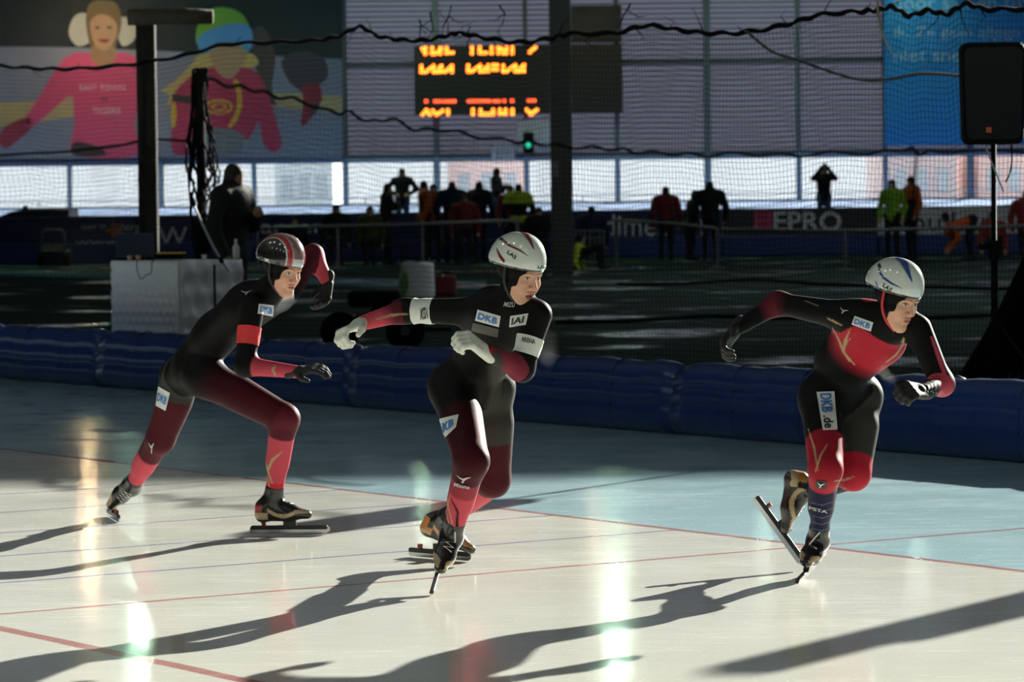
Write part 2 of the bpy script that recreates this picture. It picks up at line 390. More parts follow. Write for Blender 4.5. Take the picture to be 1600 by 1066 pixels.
# ---- other walls and the unseen roof, its two rooflights sized to shape the sunlight
plain=mat('plain_wall',(.16,.17,.18),.8)
struct(build('wall_left',MB().bbox(XL-.3,XL,YB,WALL_Y+.3,0,ROOF_Z),plain)); struct(build('wall_right',MB().bbox(XR,XR+.3,YB,WALL_Y+.3,0,ROOF_Z),plain))
struct(build('wall_near',MB().bbox(XL,XR,YB-.3,YB,0,ROOF_Z),plain))
roof_m=mat('roof_deck',(.20,.21,.22),.8)
SK=[(36.0,52.4,6.0,42.0),(56.0,68.0,2.0,15.6)]
rf=bpy.data.objects.new('ceiling',None); SC.collection.objects.link(rf); struct(rf)
ys=[YB]+[v for s in SK for v in s[:2]]+[WALL_Y+.4]
for i in range(0,len(ys),2): build('roof_deck',MB().bbox(XL-.3,XR+.3,ys[i],ys[i+1],ROOF_Z,ROOF_Z+.25),roof_m,rf)
for s in SK:
    for u,v in((XL-.3,s[2]),(s[3],XR+.3)): build('roof_deck',MB().bbox(u,v,s[0],s[1],ROOF_Z,ROOF_Z+.25),roof_m,rf)
    build('rooflight_pane_offscreen',MB().bbox(s[2],s[3],s[0],s[1],ROOF_Z+.1,ROOF_Z+.115),glass,rf)
for k in range(12):
    y=YB+6+k*9; 
    if any(s[0]-.4<y<s[1]+.4 for s in SK): continue
    build('roof_beam',MB().bbox(XL,XR,y-.15,y+.15,ROOF_Z-.5,ROOF_Z),grey_col,rf)
# free-standing hall column
pb=G(879,432)
hc=thing('hall_column','tall square grey-green steel column standing in the infield beside the scoreboard','column',pb)
cm=mat('column_paint',(.055,.065,.055),.45)
build('shaft',MB().box(pb+Vector((0,0,6)),(.40,.40,12)),cm,hc,bevel=.02); build('base_plate',MB().box(pb+Vector((0,0,.015)),(.6,.6,.03)),cm,hc)
build('number_plate',MB().box(P(868,265,pb.y-.215),(.10,.012,.28)),mat('plate_grey',(.16,.17,.16),.5),hc)

# ---- lamps under the roof (their light and their streaks on the ice)
def lamp(p,col,strength,r,label,group):
    p=Vector(p); t=thing('high_bay_lamp_offscreen',label,'lamp',p,group)
    build('shade',MB().lathe(p,[(r*.35,.45),(r*.5,.35),(r*1.05,.02),(r*1.1,.0),(r*1.0,.0),(r*.95,.03),(r*.3,.33)],16),mat('lamp_shade',(.25,.26,.27),.4,.6),t,True)
    build('lens_offscreen',MB().lathe(p+Vector((0,0,.01)),[(r*.2,.02),(r*.9,.01),(r*.92,0),(r*.6,-.03),(r*.05,-.04)],16),mat('lamp_%s_%d'%(label[:5].strip(),strength),col,.5,emit=strength,noise=0),t,True)
    build('stem',MB().tube([p+Vector((0,0,.45)),Vector((p.x,p.y,ROOF_Z-.04))],.02),mat('lamp_shade',(.2,.2,.2)),t)
GREEN=(.62,1.0,.72); WARM=(1.0,.68,.36); WHT=(.86,1.0,.92)
for x,s in ((950,420),(212,1000)): lamp(P(x,-205,86),GREEN,s,.24,'green-tinted high bay lamp hanging over the far straight','green lamps over the far straight')
for x,y in((1188,-42),(1430,-40),(650,-26)): lamp(P(x,y,93.2),GREEN,240,.13,'pale small green lamp hanging near the far wall','small green lamps by the far wall')
for x,y,s in((126,-30,700),(920,-30,110)): lamp(P(x,y,92.6),WARM,s,.15,'amber high bay lamp hanging near the far wall','amber lamps by the far wall')
for k in range(7):
    for n_ in (3.0,-3.5):
        lamp(NT(n_,-23.2+k*5.0,9.5),WHT,62,.26,'white high bay lamp hanging above the near straight','white lamps over the near straight')
# ================================================================== objects in the hall
def crs(pts, n=6, closed=True):              # Catmull-Rom through points
    pts=[Vector(p) for p in pts]; N_=len(pts); out=[]
    rng=range(N_) if closed else range(N_-1)
    for i in rng:
        g=lambda k: pts[k%N_] if closed else pts[min(max(k,0),N_-1)]
        p0,p1,p2,p3=g(i-1),g(i),g(i+1),g(i+2)
        for j in range(n):
            t=j/n; out.append(.5*((2*p1)+(p2-p0)*t+(2*p0-5*p1+4*p2-p3)*t*t+(3*p1-p0-3*p2+p3)*t**3))
    if not closed: out.append(pts[-1])
    return out
def pxpoly(name, pts, Y, m, parent, smooth=True, th=.004):
    q=[Vector((x,y,0)) for x,y in pts]
    if smooth: q=crs(q,5)
    return build(name,MB().prism([P(v.x,v.y,Y) for v in q],(0,th,0)),m,parent)
def pxtext(name, s, x, y, hpx, Y, m, parent, wpx=None, depth=.01, align='CENTER', offset=0.0, slant=0.0):
    V,F=text_mesh(s,1.0,align=align,offset=offset); V=np.array(V)
    if not len(V): return None
    hgt=V[:,1].max()-V[:,1].min(); wid=V[:,0].max()-V[:,0].min(); cy=(V[:,1].max()+V[:,1].min())/2; cx=(V[:,0].max()+V[:,0].min())/2 if align=='CENTER' else V[:,0].min()
    k=hpx/hgt; kx=k if wpx is None else wpx/wid
    pts=[P(x+(v[0]-cx)*kx,y-(v[1]-cy)*k-(v[0]-cx)*kx*slant,Y) for v in V]
    if hpx<15: return build(name,MB().add(pts,F),m,parent)
    par=list(range(len(V)))                 # large print: every letter is a piece of its own
    def fd(i):
        while par[i]!=i: par[i]=par[par[i]]; i=par[i]
        return i
    for f in F:
        for i in f[1:]: par[fd(i)]=fd(f[0])
    isl={}
    for i in range(len(V)): isl.setdefault(fd(i),[]).append(i)
    grp=[]
    for vs in sorted(isl.values(),key=lambda q:min(V[i][0] for i in q)):
        x0,x1=min(V[i][0] for i in vs),max(V[i][0] for i in vs)
        if grp and x0<grp[-1][1]-.3*(x1-x0): grp[-1][2].extend(vs); grp[-1][1]=max(grp[-1][1],x1)
        else: grp.append([x0,x1,list(vs)])
    for _,_,vs in grp:
        mp={v:i for i,v in enumerate(vs)}; build(name,MB().add([pts[i] for i in vs],[tuple(mp[i] for i in f) for f in F if f[0] in mp]),m,parent)

# ---- blue cushions along the track
vinyl=mat('blue_vinyl',(.020,.050,.215),.28,noise=.25,scale=9,bump=.35,coat=.25)
seam_m=mat('vinyl_seam',(.012,.026,.11),.4)
circ=[(.135,.125,.135),(.128,.245,.122),(.14,.355,.115)]
zz=np.linspace(0,.469,26); fr=[min([cx-math.sqrt(max(r*r-(z-cz)**2,0)) for cx,cz,r in circ if abs(z-cz)<=r+1e-9] or [.14]) for z in zz]
prof=[(f,z) for f,z in zip(fr,zz)]+[(.28-f,z) for f,z in list(zip(fr,zz))[::-1]]
tA,tB=t_of(A0)-8.2,t_of(B0)+3.2; k=0; tt=tA
while tt<tB:
    L=2.0; root=thing('barrier_cushion','long blue vinyl safety cushion lying end to end along the edge of the ice','cushion',NT(N_CUSH,tt+L/2),'blue cushions along the ice')
    mb=MB(); ns=15; rings=[]
    for i in range(ns):
        u=i/(ns-1); e=min(u,1-u)*L; sc=1-.055*math.exp(-(e/.05)**2); wob=.006*math.sin(tt*3.1+u*17)+.004*math.sin(u*41+tt)
        rings+=[NT(N_CUSH+.14+(n_-.14)*sc+wob, tt+.004+u*(L-.008), max(z*sc+(wob if z>.1 else 0),.0)) for n_,z in prof]
    m_=len(prof); fs=[(i*m_+j,i*m_+(j+1)%m_,(i+1)*m_+(j+1)%m_,(i+1)*m_+j) for i in range(ns-1) for j in range(m_)]
    fs+= [tuple(range(m_))[::-1],tuple((ns-1)*m_+j for j in range(m_))]
    build('cover',mb.add(rings,fs),vinyl,root,True)
    for u in (.33,.67):
        build('seam',MB().tube([NT(N_CUSH+.14+(n_-.14)*1.012,tt+u*L,z*1.008+.001) for n_,z in prof[:-1]],.005,5),seam_m,root,True)
    tt+=L; k+=1

# ---- safety nets behind the cushions
net_m=mat('net_cord',(.005,.006,.005),.9,spec=.05); rope_m=mat('net_rope',(.008,.008,.008),.9,spec=.1,bump=.3,scale=80)
def net(label, top, zbot, cell, rc, amp, group=None):
    """top: list of points of the hem rope (sampled finely)"""
    root=thing('safety_net',label,'net',(top[0].x,top[0].y,0))
    Ls=[0]
    for a,b in zip(top,top[1:]): Ls.append(Ls[-1]+(Vector((b.x,b.y,0))-Vector((a.x,a.y,0))).length)
    S=np.array(Ls); TX=np.array([tuple(p) for p in top])
    def at(s,v):                              # v: 0 at the rope, 1 at the foot
        x,y,z=[np.interp(s,S,TX[:,i]) for i in range(3)]
        zb=zbot; q=z+(zb-z)*v
        return (x+amp*.5*math.sin(s*2.3+v*5), y+amp*math.sin(s*1.7+v*4+1), q-amp*.9*abs(math.sin(s*1.6))*(1-v)*v*4)
    mb=MB(); nv=14
    for s in np.arange(0,S[-1],cell):
        mb.tube([at(s+.35*cell*math.sin(i*1.3+s),i/nv) for i in range(nv+1)],rc,3,False)
    hh=float(TX[:,2].mean()-zbot)
    for i in range(1,int(hh/cell)):
        v=i*cell/hh; mb.tube([at(s,v) for s in np.arange(0,S[-1],.14)],rc,3,False)
    o=build('mesh',mb,net_m,root); o['kind']='stuff'
    return root,at,S
def rope_px(pts):                            # [(x,y,depth)] -> fine zig-zagging rope points
    return crs([P(*p) for p in pts],10,False)
N_NET=N_CUSH+3.5
def dnet(x,off=0.0):                          # depth at which the pixel column x meets the net plane
    v=ray(x,300); v=v/v.y; return (N_NET+off)/(N.x*v.x+N.y)
rp=[(-300,96),(-170,101),(-60,98),(0,103),(60,107),(120,107),(200,101),(280,88),(350,70),(420,66),(490,63),(530,56),(562,42),(590,56),(625,62),(665,63),(700,55),(720,52),(760,60),(810,66),(860,60),(890,53),(960,52),(1010,40),(1060,47),(1110,52),(1170,50),(1230,38),(1280,23),(1340,18),(1370,16),(1395,11),(1420,24),(1450,16),(1480,22),(1508,6),(1540,14),(1600,14),(1680,16)]
top1=rope_px([(x,y,dnet(x)) for x,y in rp])
r1,at1,S1=net('long black safety net with a thick hem rope strung behind the blue cushions','x' and top1,.06,.045,.0017,.05)
r1['label']='long black safety net with a thick hem rope strung behind the blue cushions'
build('hem_rope',MB().tube([p+Vector((0,0,.010*math.sin(i*.9))) for i,p in enumerate(top1)],[.014+.008*abs(math.sin(i*.37)) for i in range(len(top1))],7),rope_m,r1,True)
for i in range(6,len(top1)-4,11):            # ends of cord tied along the hem
    p=top1[i]; h=random.uniform(.05,.22)*random.choice((1,1,-1))
    build('cord_end',MB().tube([p,p+Vector((random.uniform(-.06,.06),0,h*.5)),p+Vector((random.uniform(-.12,.12),0,h))],[.006,.004,.002],5),rope_m,r1)
sl1=rope_px([(1165,48,dnet(1165)-.2),(1205,80,dnet(1205)-.2),(1240,92,dnet(1240)-.25),(1300,113,dnet(1300)-.25),(1345,125,dnet(1345)-.3),(1390,124,dnet(1390)-.3),(1440,115,dnet(1440)-.3),(1506,119,dnet(1506)-.3)])
o=build('hanging_rope',MB().tube(sl1,.011,7),mat('old_rope',(.10,.095,.085),.8,bump=.4,scale=90),loc=sl1[0],smooth=True); tag(o,'slack twisted rope drooping from the net hem to the loudspeaker','rope')
rp2=[(325,124,56),(360,134,56.5),(395,140,57),(430,150,57.5),(470,158,58),(520,176,58.5),(545,176,59),(580,190,59.5),(610,186,60),(650,202,60.5),(690,203,61),(740,212,62),(800,221,62),(830,222,62),(870,228,63),(920,231,63),(965,233,63.5),(1000,238,64),(1050,240,64),(1100,243,64),(1160,240,65),(1230,243,65),(1300,240,65),(1380,238,65),(1420,232,65),(1440,240,66),(1480,236,66),(1620,240,66)]
top2=rope_px(rp2)
r2,_,_=net('far black safety net with a wavy hem hanging across the infield','y' and top2,.03,.085,.0028,.06); r2['label']='far black safety net with a wavy hem hanging across the infield'
build('hem_rope',MB().tube([p+Vector((0,0,.03*math.sin(i*.55))) for i,p in enumerate(top2)],.026,6),rope_m,r2,True)
rp3=[(-260,240,60),(-150,246,60),(-60,244,60),(0,243,60),(40,240,60),(90,238,60),(140,233,60),(190,227,59),(235,218,59.5),(300,221,59)]
top3=rope_px(rp3); r3,_,_=net('low black safety net hanging between the wooden post and the dark vehicle','z' and top3,.03,.085,.0028,.05); r3['label']='low black safety net hanging between the wooden post and the dark vehicle'
build('hem_rope',MB().tube(top3,.024,6),rope_m,r3,True)

# ---- wooden net post with its log cross-bar, wrapped post, gathered net by the loudspeaker
wood=mat('dark_timber',(.035,.031,.026),.85,spec=.15,noise=.35,scale=14,bump=.4); bark=mat('log_bark',(.10,.085,.06),.9,noise=.4,scale=18,bump=.6)
d=dnet(232)+.25; b_=P(232,300,d); b_.z=0
t=thing('timber_post','square dark timber post with a log cross-bar rising behind the tufted counter','post',b_)
build('post',MB().box(b_+Vector((0,0,1.68)),(.19,.19,3.36)),wood,t,bevel=.012)
build('cross_bar',MB().tube([P(200,27,d-.12),P(232,26,d-.12),P(285,25,d-.12),P(333,26,d-.12)],[.085,.09,.085,.075],10),bark,t,True)
build('post_base',MB().box(b_+Vector((0,0,.03)),(.34,.34,.06)),wood,t)
d=dnet(315)+.2; b_=P(315,300,d); b_.z=0
t=thing('wrapped_post','slim black post wrapped in gathered netting beside the man in the dark coat','post',b_)
build('post',MB().tube([b_,b_+Vector((0,0,1.4)),P(312,108,d)],[.05,.05,.045],9),rope_m,t,True)
wr=MB()
for i in range(70):
    a=random.uniform(0,6.28); z0=random.uniform(.0,2.8); hh=random.uniform(.3,1.0); pts=[]
    for j in range(5):
        z=min(z0+hh*j/4,2.84); r=.05+.11*math.exp(-((z-1.75)/.5)**2)+.03*math.sin(i+j); aa=a+.4*math.sin(j*1.7+i)
        pts.append(b_+Vector((math.cos(aa)*r,math.sin(aa)*r*.7,z)))
    wr.tube(pts,random.uniform(.006,.016),4)
build('gathered_net',wr,rope_m,t,True)
# the swathe of net pulled down to the ground beside the loudspeaker
sw=MB(); foot=P(1600,600,dnet(1600)+.3); d=dnet(1590)+.45
for i in range(46):
    u=i/45; a=P(1640-20*u,330+90*u,d+.2*math.sin(i)); bpt=P(1478+u*150,602,d+.25*math.sin(i*2.1)); bpt.z=.02
    mid=(a+bpt)/2+Vector((.05*math.sin(i),.05,-.10)); sw.tube([a,mid,bpt],.012 if i%3 else .028,4)
o=build('draped_net',sw,rope_m,loc=foot); tag(o,'bunch of black netting pulled down to the ground behind the loudspeaker stand','net')

# ---- loudspeaker on its tripod
d=23.4; blk=mat('speaker_black',(.008,.008,.009),.7,bump=.15,scale=200,spec=.06)
c0,c1=P(1503,226,d),P(1603,65,d); wS,hS=c1.x-c0.x,c1.z-c0.z; ctr=(c0+c1)/2
t=thing('loudspeaker','black plastic loudspeaker with a small orange badge mounted high on a tripod stand','speaker',(ctr.x,ctr.y,c0.z))
poly=[]
for (sx,sz) in((-1,-1),(1,-1),(1,1),(-1,1)):
    for j in range(5):
        a=math.atan2(sz,sx)-math.pi/4+math.pi/2*j/4; r=.05; ww=wS/2*(1.0 if sz>0 else .94)
        poly.append(ctr+Vector((sx*(ww-r)+r*math.cos(a),0,sz*(hS/2-r)+r*math.sin(a))))
mb=MB(); n_=len(poly); q=[]
for dy,s in((0,.97),(.02,1),(.16,1.0),(.34,.72),(.36,.66)): q+=[ctr+(p-ctr)*s+Vector((0,dy,0)) for p in poly]
mb.add(q,[(i*n_+j,i*n_+(j+1)%n_,(i+1)*n_+(j+1)%n_,(i+1)*n_+j) for i in range(4) for j in range(n_)]+[tuple(range(n_))[::-1],tuple(4*n_+j for j in range(n_))])
body=build('cabinet',mb,blk,t)
build('grille',MB().prism([ctr+(p-ctr)*.9+Vector((0,-.012,0)) for p in poly],(0,.011,0)),mat('grille',(.02,.02,.021),.6,bump=.6,scale=500),t)
build('badge',MB().box(P(1545,203,d-.02),(.035,.006,.035)),mat('badge_orange',(.65,.12,.06),.4),t)
for x in(1537,1553,1572,1579): build('screw',MB().lathe(P(x,63.5,d+.08),[(.008,0),(.008,.01),(.003,.012)],8),mat('bright_metal',(.7,.7,.7),.2,1.0),t)
build('side_handle',MB().tube([P(1602,90,d+.1),P(1612,100,d+.1),P(1612,190,d+.1),P(1602,200,d+.1)],.012,6),mat('bright_metal',(.7,.7,.7)),t)
t=thing('speaker_stand','black tripod stand holding the loudspeaker up behind the cushions','stand',(ctr.x+.02,d+.18,0)); q=Vector((ctr.x+.02,d+.18,0))
build('pole',MB().tube([q+Vector((0,0,.1)),q+Vector((0,0,1.15)),q+Vector((0,0,1.151)),q+Vector((0,0,c0.z))],[.024,.024,.018,.018],10),blk,t,True)
build('collar',MB().tube([q+Vector((0,0,1.12)),q+Vector((0,0,1.24))],.04,10),blk,t); build('knob',MB().tube([q+Vector((-.04,-.03,1.2)),q+Vector((-.1,-.06,1.2))],.022,8),blk,t)
build('hub',MB().tube([q+Vector((0,0,.62)),q+Vector((0,0,.70))],.04,10),blk,t)
for a in(-.5,1.6,3.7): build('leg',MB().tube([q+Vector((.03*math.cos(a),.03*math.sin(a),.68)),q+Vector((.55*math.cos(a),.55*math.sin(a),.012))],.013,7),blk,t)
for a in(-.5,1.6,3.7): build('brace',MB().tube([q+Vector((0,0,.25)),q+Vector((.30*math.cos(a),.30*math.sin(a),.33))],.009,6),blk,t)
wire=mat('sun_glint_cable',(.55,.53,.5),.4)  # pale colour stands in for sun glinting on a black cable
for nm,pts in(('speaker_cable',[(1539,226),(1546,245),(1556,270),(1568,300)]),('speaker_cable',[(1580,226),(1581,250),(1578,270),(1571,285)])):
    o=build(nm,MB().tube(crs([P(x,y,d+.12) for x,y in pts],4,False),.006,6),wire if pts[0][0]<1560 else blk,loc=P(*pts[0],d)); tag(o,'thin cable painted with sun glint running from the loudspeaker to its pole' if pts[0][0]<1560 else 'dark cable looping under the loudspeaker behind the pole','cable')
tw=build('dry_stalk',MB().tube(crs([P(1371,-5,dnet(1371)-.25),P(1373,30,dnet(1371)-.25),P(1380,55,dnet(1371)-.25),P(1394,84,dnet(1371)-.25)],4,False),[.010]*9+[.008]*2+[.005]*2,5),mat('straw',(.45,.38,.28),.7),loc=P(1371,0,dnet(1371)-.25)); tag(tw,'pale frayed cord end dangling from the net in front of the blue banner','cord')
for i,(x,y,L_) in enumerate(((655,30,.22),(672,18,.3),(705,10,.35),(780,8,.3),(985,6,.2),(735,40,.22))):
    p=P(x,y,dnet(x)-.05); tw=MB(); q=p
    pts=[p]
    for j in range(4): q=q+Vector((random.uniform(-.05,.05),0,-L_/4)); pts.append(q)
    tw.tube(pts,[.008,.007,.006,.005,.003],5); tw.tube([pts[1],pts[1]+Vector((.09*(-1)**i,0,-.06)),pts[1]+Vector((.16*(-1)**i,0,-.05))],[.005,.004,.002],5)
    o=build('twig',tw,rope_m,r1)

# ---- white tufted counter and what stands on it
zt=1.0; c=P(278,408,32.0); zt=c.z; lft=Vector((-.66,.59,0)); rgt=Vector((.53,.59,0)); c=Vector((c.x,c.y,0))
t=thing('tufted_counter','white button-tufted counter standing behind the cushions in front of the man','counter',c+(lft+rgt)/2)
wl=mat('white_leatherette',(.86,.88,.92),.45,noise=.05); wl2=wl
def tufted(name,p0,along,h,nc,nr,m,depth):
    Lg=along.length; al=along.normalized(); out=Vector((al.y,-al.x,0)); out=out if out.y<0 else -out
    nu,nv=nc*8,nr*8; V=[];F=[]
    for i in range(nu+1):
        for j in range(nv+1):
            u,v=i/nu*nc,j/nv*nr; best=9
            for a in range(-1,2):
                for b in range(-1,2):
                    rr=round(v)+b; cc=math.floor(u+.5*(rr%2))+a+ (0 if rr%2 else 0); du=u-(cc+ (0 if rr%2==0 else -.5)+.5); dv=(v-rr)
                    best=min(best,math.hypot(du,dv*1.0))
            dsp=depth*min(1,best/.55)**.7
            if i in(0,nu) or j in(0,nv): dsp=0
            V.append(p0+al*(Lg*i/nu)+Vector((0,0,h*j/nv))+out*dsp)
    for i in range(nu):
        for j in range(nv): a=i*(nv+1)+j; F.append((a,a+1,a+nv+2,a+nv+1))
    return build(name,MB().add(V,F),m,t,True)
core=MB().prism([c+Vector((0,.003,.0)),c+rgt,c+rgt+lft,c+lft],(0,0,zt-.004)); build('carcass',core,wl2,t)
tufted('side_panel',c+lft,-lft,zt,10,12,wl,.022); tufted('front_panel',c,rgt,zt,4,5,wl2,.045)
build('corner_trim',MB().tube([c+Vector((0,-.01,0)),c+Vector((0,-.01,zt))],.012,6),wl2,t)
cc=c+(lft+rgt)/2
def on_counter(x,back): 
    p=P(x,404,32.4+back); return Vector((p.x,p.y,zt))
lap=on_counter(214,.3); t2=thing('laptop','open black laptop with its screen towards the man on the tufted counter','laptop',lap)
build('keyboard',MB().box(lap+Vector((0,0,.011)),(.34,.24,.02)),blk,t2,bevel=.004); build('lid',MB().box(lap+Vector((0,-.13,.13)),(.34,.012,.24),(Vector((1,0,0)),Vector((0,.97,.24)),Vector((0,-.24,.97)))),mat('laptop_lid',(.03,.045,.08),.35),t2,bevel=.004)
p=on_counter(268,.28); t2=thing('mixing_desk','low black mixing desk with a yellow edge on the tufted counter','mixer',p)
build('body',MB().box(p+Vector((0,0,.03)),(.24,.26,.05)),blk,t2,bevel=.006); build('yellow_edge',MB().box(p+Vector((0,-.02,.062)),(.25,.22,.012)),mat('yellow_plastic',(.75,.50,.05),.4),t2)
for i in range(5): build('knob',MB().lathe(p+Vector((-.09+.045*i,.03,.068)),[(.012,0),(.010,.016),(.004,.018)],8),blk,t2)
for x,colr,lb in((203,(.6,.4,.3),'small pinkish cup at the far left edge of the tufted counter'),(216,(.75,.35,.2),'small orange cup beside the laptop on the tufted counter'),(319,(.8,.78,.7),'small white cup beside the microphone on the tufted counter')):
    p=on_counter(x,.12); o=build('cup',MB().lathe(p,[(.02,0),(.026,.045),(.023,.045),(.018,.005)],10),mat('cup_%d'%x,colr,.4),loc=p); tag(o,lb,'cup')
cb=build('headphone_cable',MB().tube(crs([P(214,405,32.30),P(214,420,32.25),P(220,436,32.15),P(228,430,32.05),P(236,426,32.0),P(237,412,32.1),P(241,405,32.35)],5,False),.004,5),blk,loc=P(214,405,32.3)); tag(cb,'thin black cable looping down the white face of the tufted counter','cable')
t2=thing('microphone_stand','long slanting microphone boom on a black stand before the tufted counter','stand',G(333,470)); q=P(335,420,31.35); q.z=0
t2.location=q
build('upright',MB().tube([q,Vector((q.x,q.y,.98))],.011,8),blk,t2); build('boom',MB().tube([P(302,318,31.3),P(316,350,31.3),P(333,386,31.3),P(345,406,31.3),P(358,424,31.3)],.010,8),mat('boom_grey',(.22,.22,.23),.3,.7),t2)
build('microphone',MB().tube([P(300,309,31.3),P(302,316,31.3),P(304,322,31.3)],[.018,.022,.014],8),blk,t2,True); build('clutch',MB().tube([P(343,402,31.3),P(348,411,31.3)],.02,8),blk,t2)
for a in(0,2.1,4.2): build('foot',MB().tube([q+Vector((0,0,.12)),q+Vector((.3*math.cos(a),.3*math.sin(a),.012))],.010,6),blk,t2)
p=P(369,412,32.35); p.z=zt; o=build('bottle',MB().lathe(p,[(.03,0),(.032,.02),(.032,.11),(.012,.145),(.012,.165),(.014,.17),(.014,.185)],12),mat('clear_plastic',(.7,.72,.72),.15,noise=0),loc=p,smooth=True); tag(o,'small clear bottle at the right end of the tufted counter','bottle')

# ---- far side: advertising boards standing on blue padding
HY=83.0
def hoarding(x0,x1,col,label,texts,shift=0):
    a,b_=P(x0,326 if x0>900 else 330,HY),P(x1,326 if x1>900 else 330,HY); zt_=1.07; zb_=.47
    t=thing('advertising_board',label,'board',((a.x+b_.x)/2,HY,0))
    build('panel',MB().bbox(a.x,b_.x-.02,HY,HY+.06,zb_,zt_),mat('board_%d'%x0,col,.5,noise=.08,scale=3),t)
    build('padding',MB().bbox(a.x,b_.x-.02,HY-.08,HY+.1,0,zb_-.005),mat('far_padding',(.020,.050,.20),.5),t,bevel=.04)
    build('top_rail',MB().bbox(a.x,b_.x-.02,HY-.01,HY+.07,zt_,zt_+.03),mat('board_rail',(.10,.12,.18),.5),t)
    for nm,s,x,y,h,c_,kw in texts: pxtext(nm,s,x,y,h,HY-.012,mat('print_%s_%d'%(nm,int(c_[0]*99)),c_,.6),t,**kw)
    return t
navy=(.012,.025,.10); wh=(.85,.87,.85)
t=hoarding(-120,395,navy,'navy advertising board with an orange star and a white W',[('lettering','W',270,370,30,wh,{}),('lettering','spaar en',146,356,8,wh,{}),('lettering','energy',203,358,12,wh,{}),('lettering','www',152,379,5,wh,{'wpx':70})])
pxpoly('star_logo',[(166+12,344),(182,352),(192,347),(188,358),(196,366),(184,365),(176,374),(173,364),(163,362),(171,355)],HY-.012,mat('star_orange',(.60,.16,.05),.5),t,False)
t=hoarding(395,690,navy,'navy advertising board with half hidden pale lettering behind the seated crowd',[('lettering','arden',458,354,22,wh,{'wpx':100})])
t=hoarding(690,1128,navy,'navy advertising board lettered dimen beside the hall column',[('lettering','dimen',994,352,34,wh,{'wpx':100}),('lettering','l',1097,350,34,wh,{})])
t=hoarding(1128,1372,(.035,.038,.042),'dark grey HEPRO advertising board with a pink block letter',[('lettering','EPRO',1262,346,31,wh,{'wpx':106,'offset':.02})])
pxpoly('pink_block',[(1178,329),(1206,329),(1206,362),(1178,362)],HY-.012,mat('pink_print',(.55,.04,.12),.5),t,False); pxtext('pink_letter','H',1192,345.5,29,HY-.02,mat('pink_letter',(.78,.10,.22),.5),t,wpx=26)
t=hoarding(1372,1760,(.75,.77,.75),'white advertising board with navy lettering behind the stooping athlete',[('lettering','Noulkan',1468,346,31,(.02,.03,.12),{'wpx':170})])

# ---- scoreboard, signs, signal light
t=thing('scoreboard','dark electronic scoreboard with glowing orange characters high on the far wall','scoreboard',P(810,180,WALL_Y-.6))
def pbox(name,x0,y0,x1,y1,Y,th,m,par): 
    a,b_=P(x0,y1,Y),P(x1,y0,Y); return build(name,MB().bbox(a.x,b_.x,Y,Y+th,a.z,b_.z),m,par)
pbox('housing',648,68,972,180,WALL_Y-.6,.4,mat('scoreboard_black',(.018,.014,.012),.6),t); pbox('side_panel',893,8,971,67,WALL_Y-.55,.35,mat('scoreboard_side',(.02,.022,.02),.7),t)
for x_ in(700,920): build('wall_bracket',MB().bbox(P(x_,100,WALL_Y).x-.1,P(x_,100,WALL_Y).x+.1,WALL_Y-.21,WALL_Y-.13,P(x_,150,WALL_Y).z,P(x_,90,WALL_Y).z),grey_col,t)
led=mat('led_orange',(1.0,.22,.02),.5,emit=4.0,noise=0); led2=mat('led_red',(1.0,.10,.03),.5,emit=2.2,noise=0)
k=240/1600
def ledrow(items,y0,m):
    mb=MB()
    for it in items:
        for (dx,dy) in it:
            p=P(640+dx*k,50+dy*k,WALL_Y-.62); mb.lathe(p,[(.055,-.01),(.05,.0),(.02,.004)],8,Vector((0,-1,0)))
    build('led_row',mb,m,t)['kind']='stuff'
def strokes(*ss): 
    out=[]
    for a,b_ in ss:
        n=max(2,int(math.hypot(b_[0]-a[0],b_[1]-a[1])/22)); out.append([(a[0]+(b_[0]-a[0])*i/n,a[1]+(b_[1]-a[1])*i/n) for i in range(n+1)])
    return out
r=lambda x,y0,y1:((x,y0),(x,y1)); hbar=lambda x0,x1,y:((x0,y),(x1,y))
ledrow(strokes(((135,175),(165,225)),r(165,165,225),r(235,165,225),hbar(235,265,225),r(320,165,225),((290,215),(330,170)),r(385,165,220),hbar(385,450,215)),0,led)
ledrow(strokes(r(650,160,222),r(730,160,215),hbar(730,800,218),r(855,160,222),r(925,158,220),((950,165),(975,220)),((975,220),(1010,165)),r(1010,165,220),r(1070,160,220),((1250,210),(1310,160))),0,led)
ledrow(strokes(r(122,355,415),hbar(122,170,415),((190,400),(250,355)),r(250,355,415),hbar(265,300,415),((290,400),(330,355)),r(330,355,415),((370,415),(440,355)),r(440,355,415)),0,led)
ledrow(strokes(r(610,350,410),hbar(610,650,410),((670,395),(735,350)),r(735,350,410),hbar(740,780,408),((770,400),(820,350)),r(820,350,408),hbar(870,910,345),hbar(870,910,390),r(975,350,410),hbar(975,1010,410),((1030,395),(1100,345)),r(1100,350,408),hbar(1110,1150,408),((1140,390),(1190,345)),r(1190,345,408)),0,led)
ledrow(strokes(hbar(170,176,722),hbar(265,325,722),hbar(370,470,722),hbar(615,700,720),hbar(730,830,720),hbar(880,930,720),hbar(985,988,718),hbar(1066,1070,716),hbar(1240,1300,714)),0,led2)
ledrow(strokes(((135,860),(175,815)),((175,815),(210,860)),((240,820),(280,860)),((280,860),(345,820)),r(400,815,855),r(660,810,855),r(740,812,855),hbar(740,840,855),r(870,812,855),r(940,810,850),hbar(940,1000,850),r(1000,810,850),r(1072,810,855),((1220,810),(1265,855)),((1265,855),(1325,810))),0,led)
t=thing('signal_board','square white board with a black signal light showing green on the far wall','sign',P(835,235,WALL_Y-1)); pbox('board',809,187,861,236,WALL_Y-.9,.05,mat('white_board',(.6,.62,.7),.5,trans=.4),t)
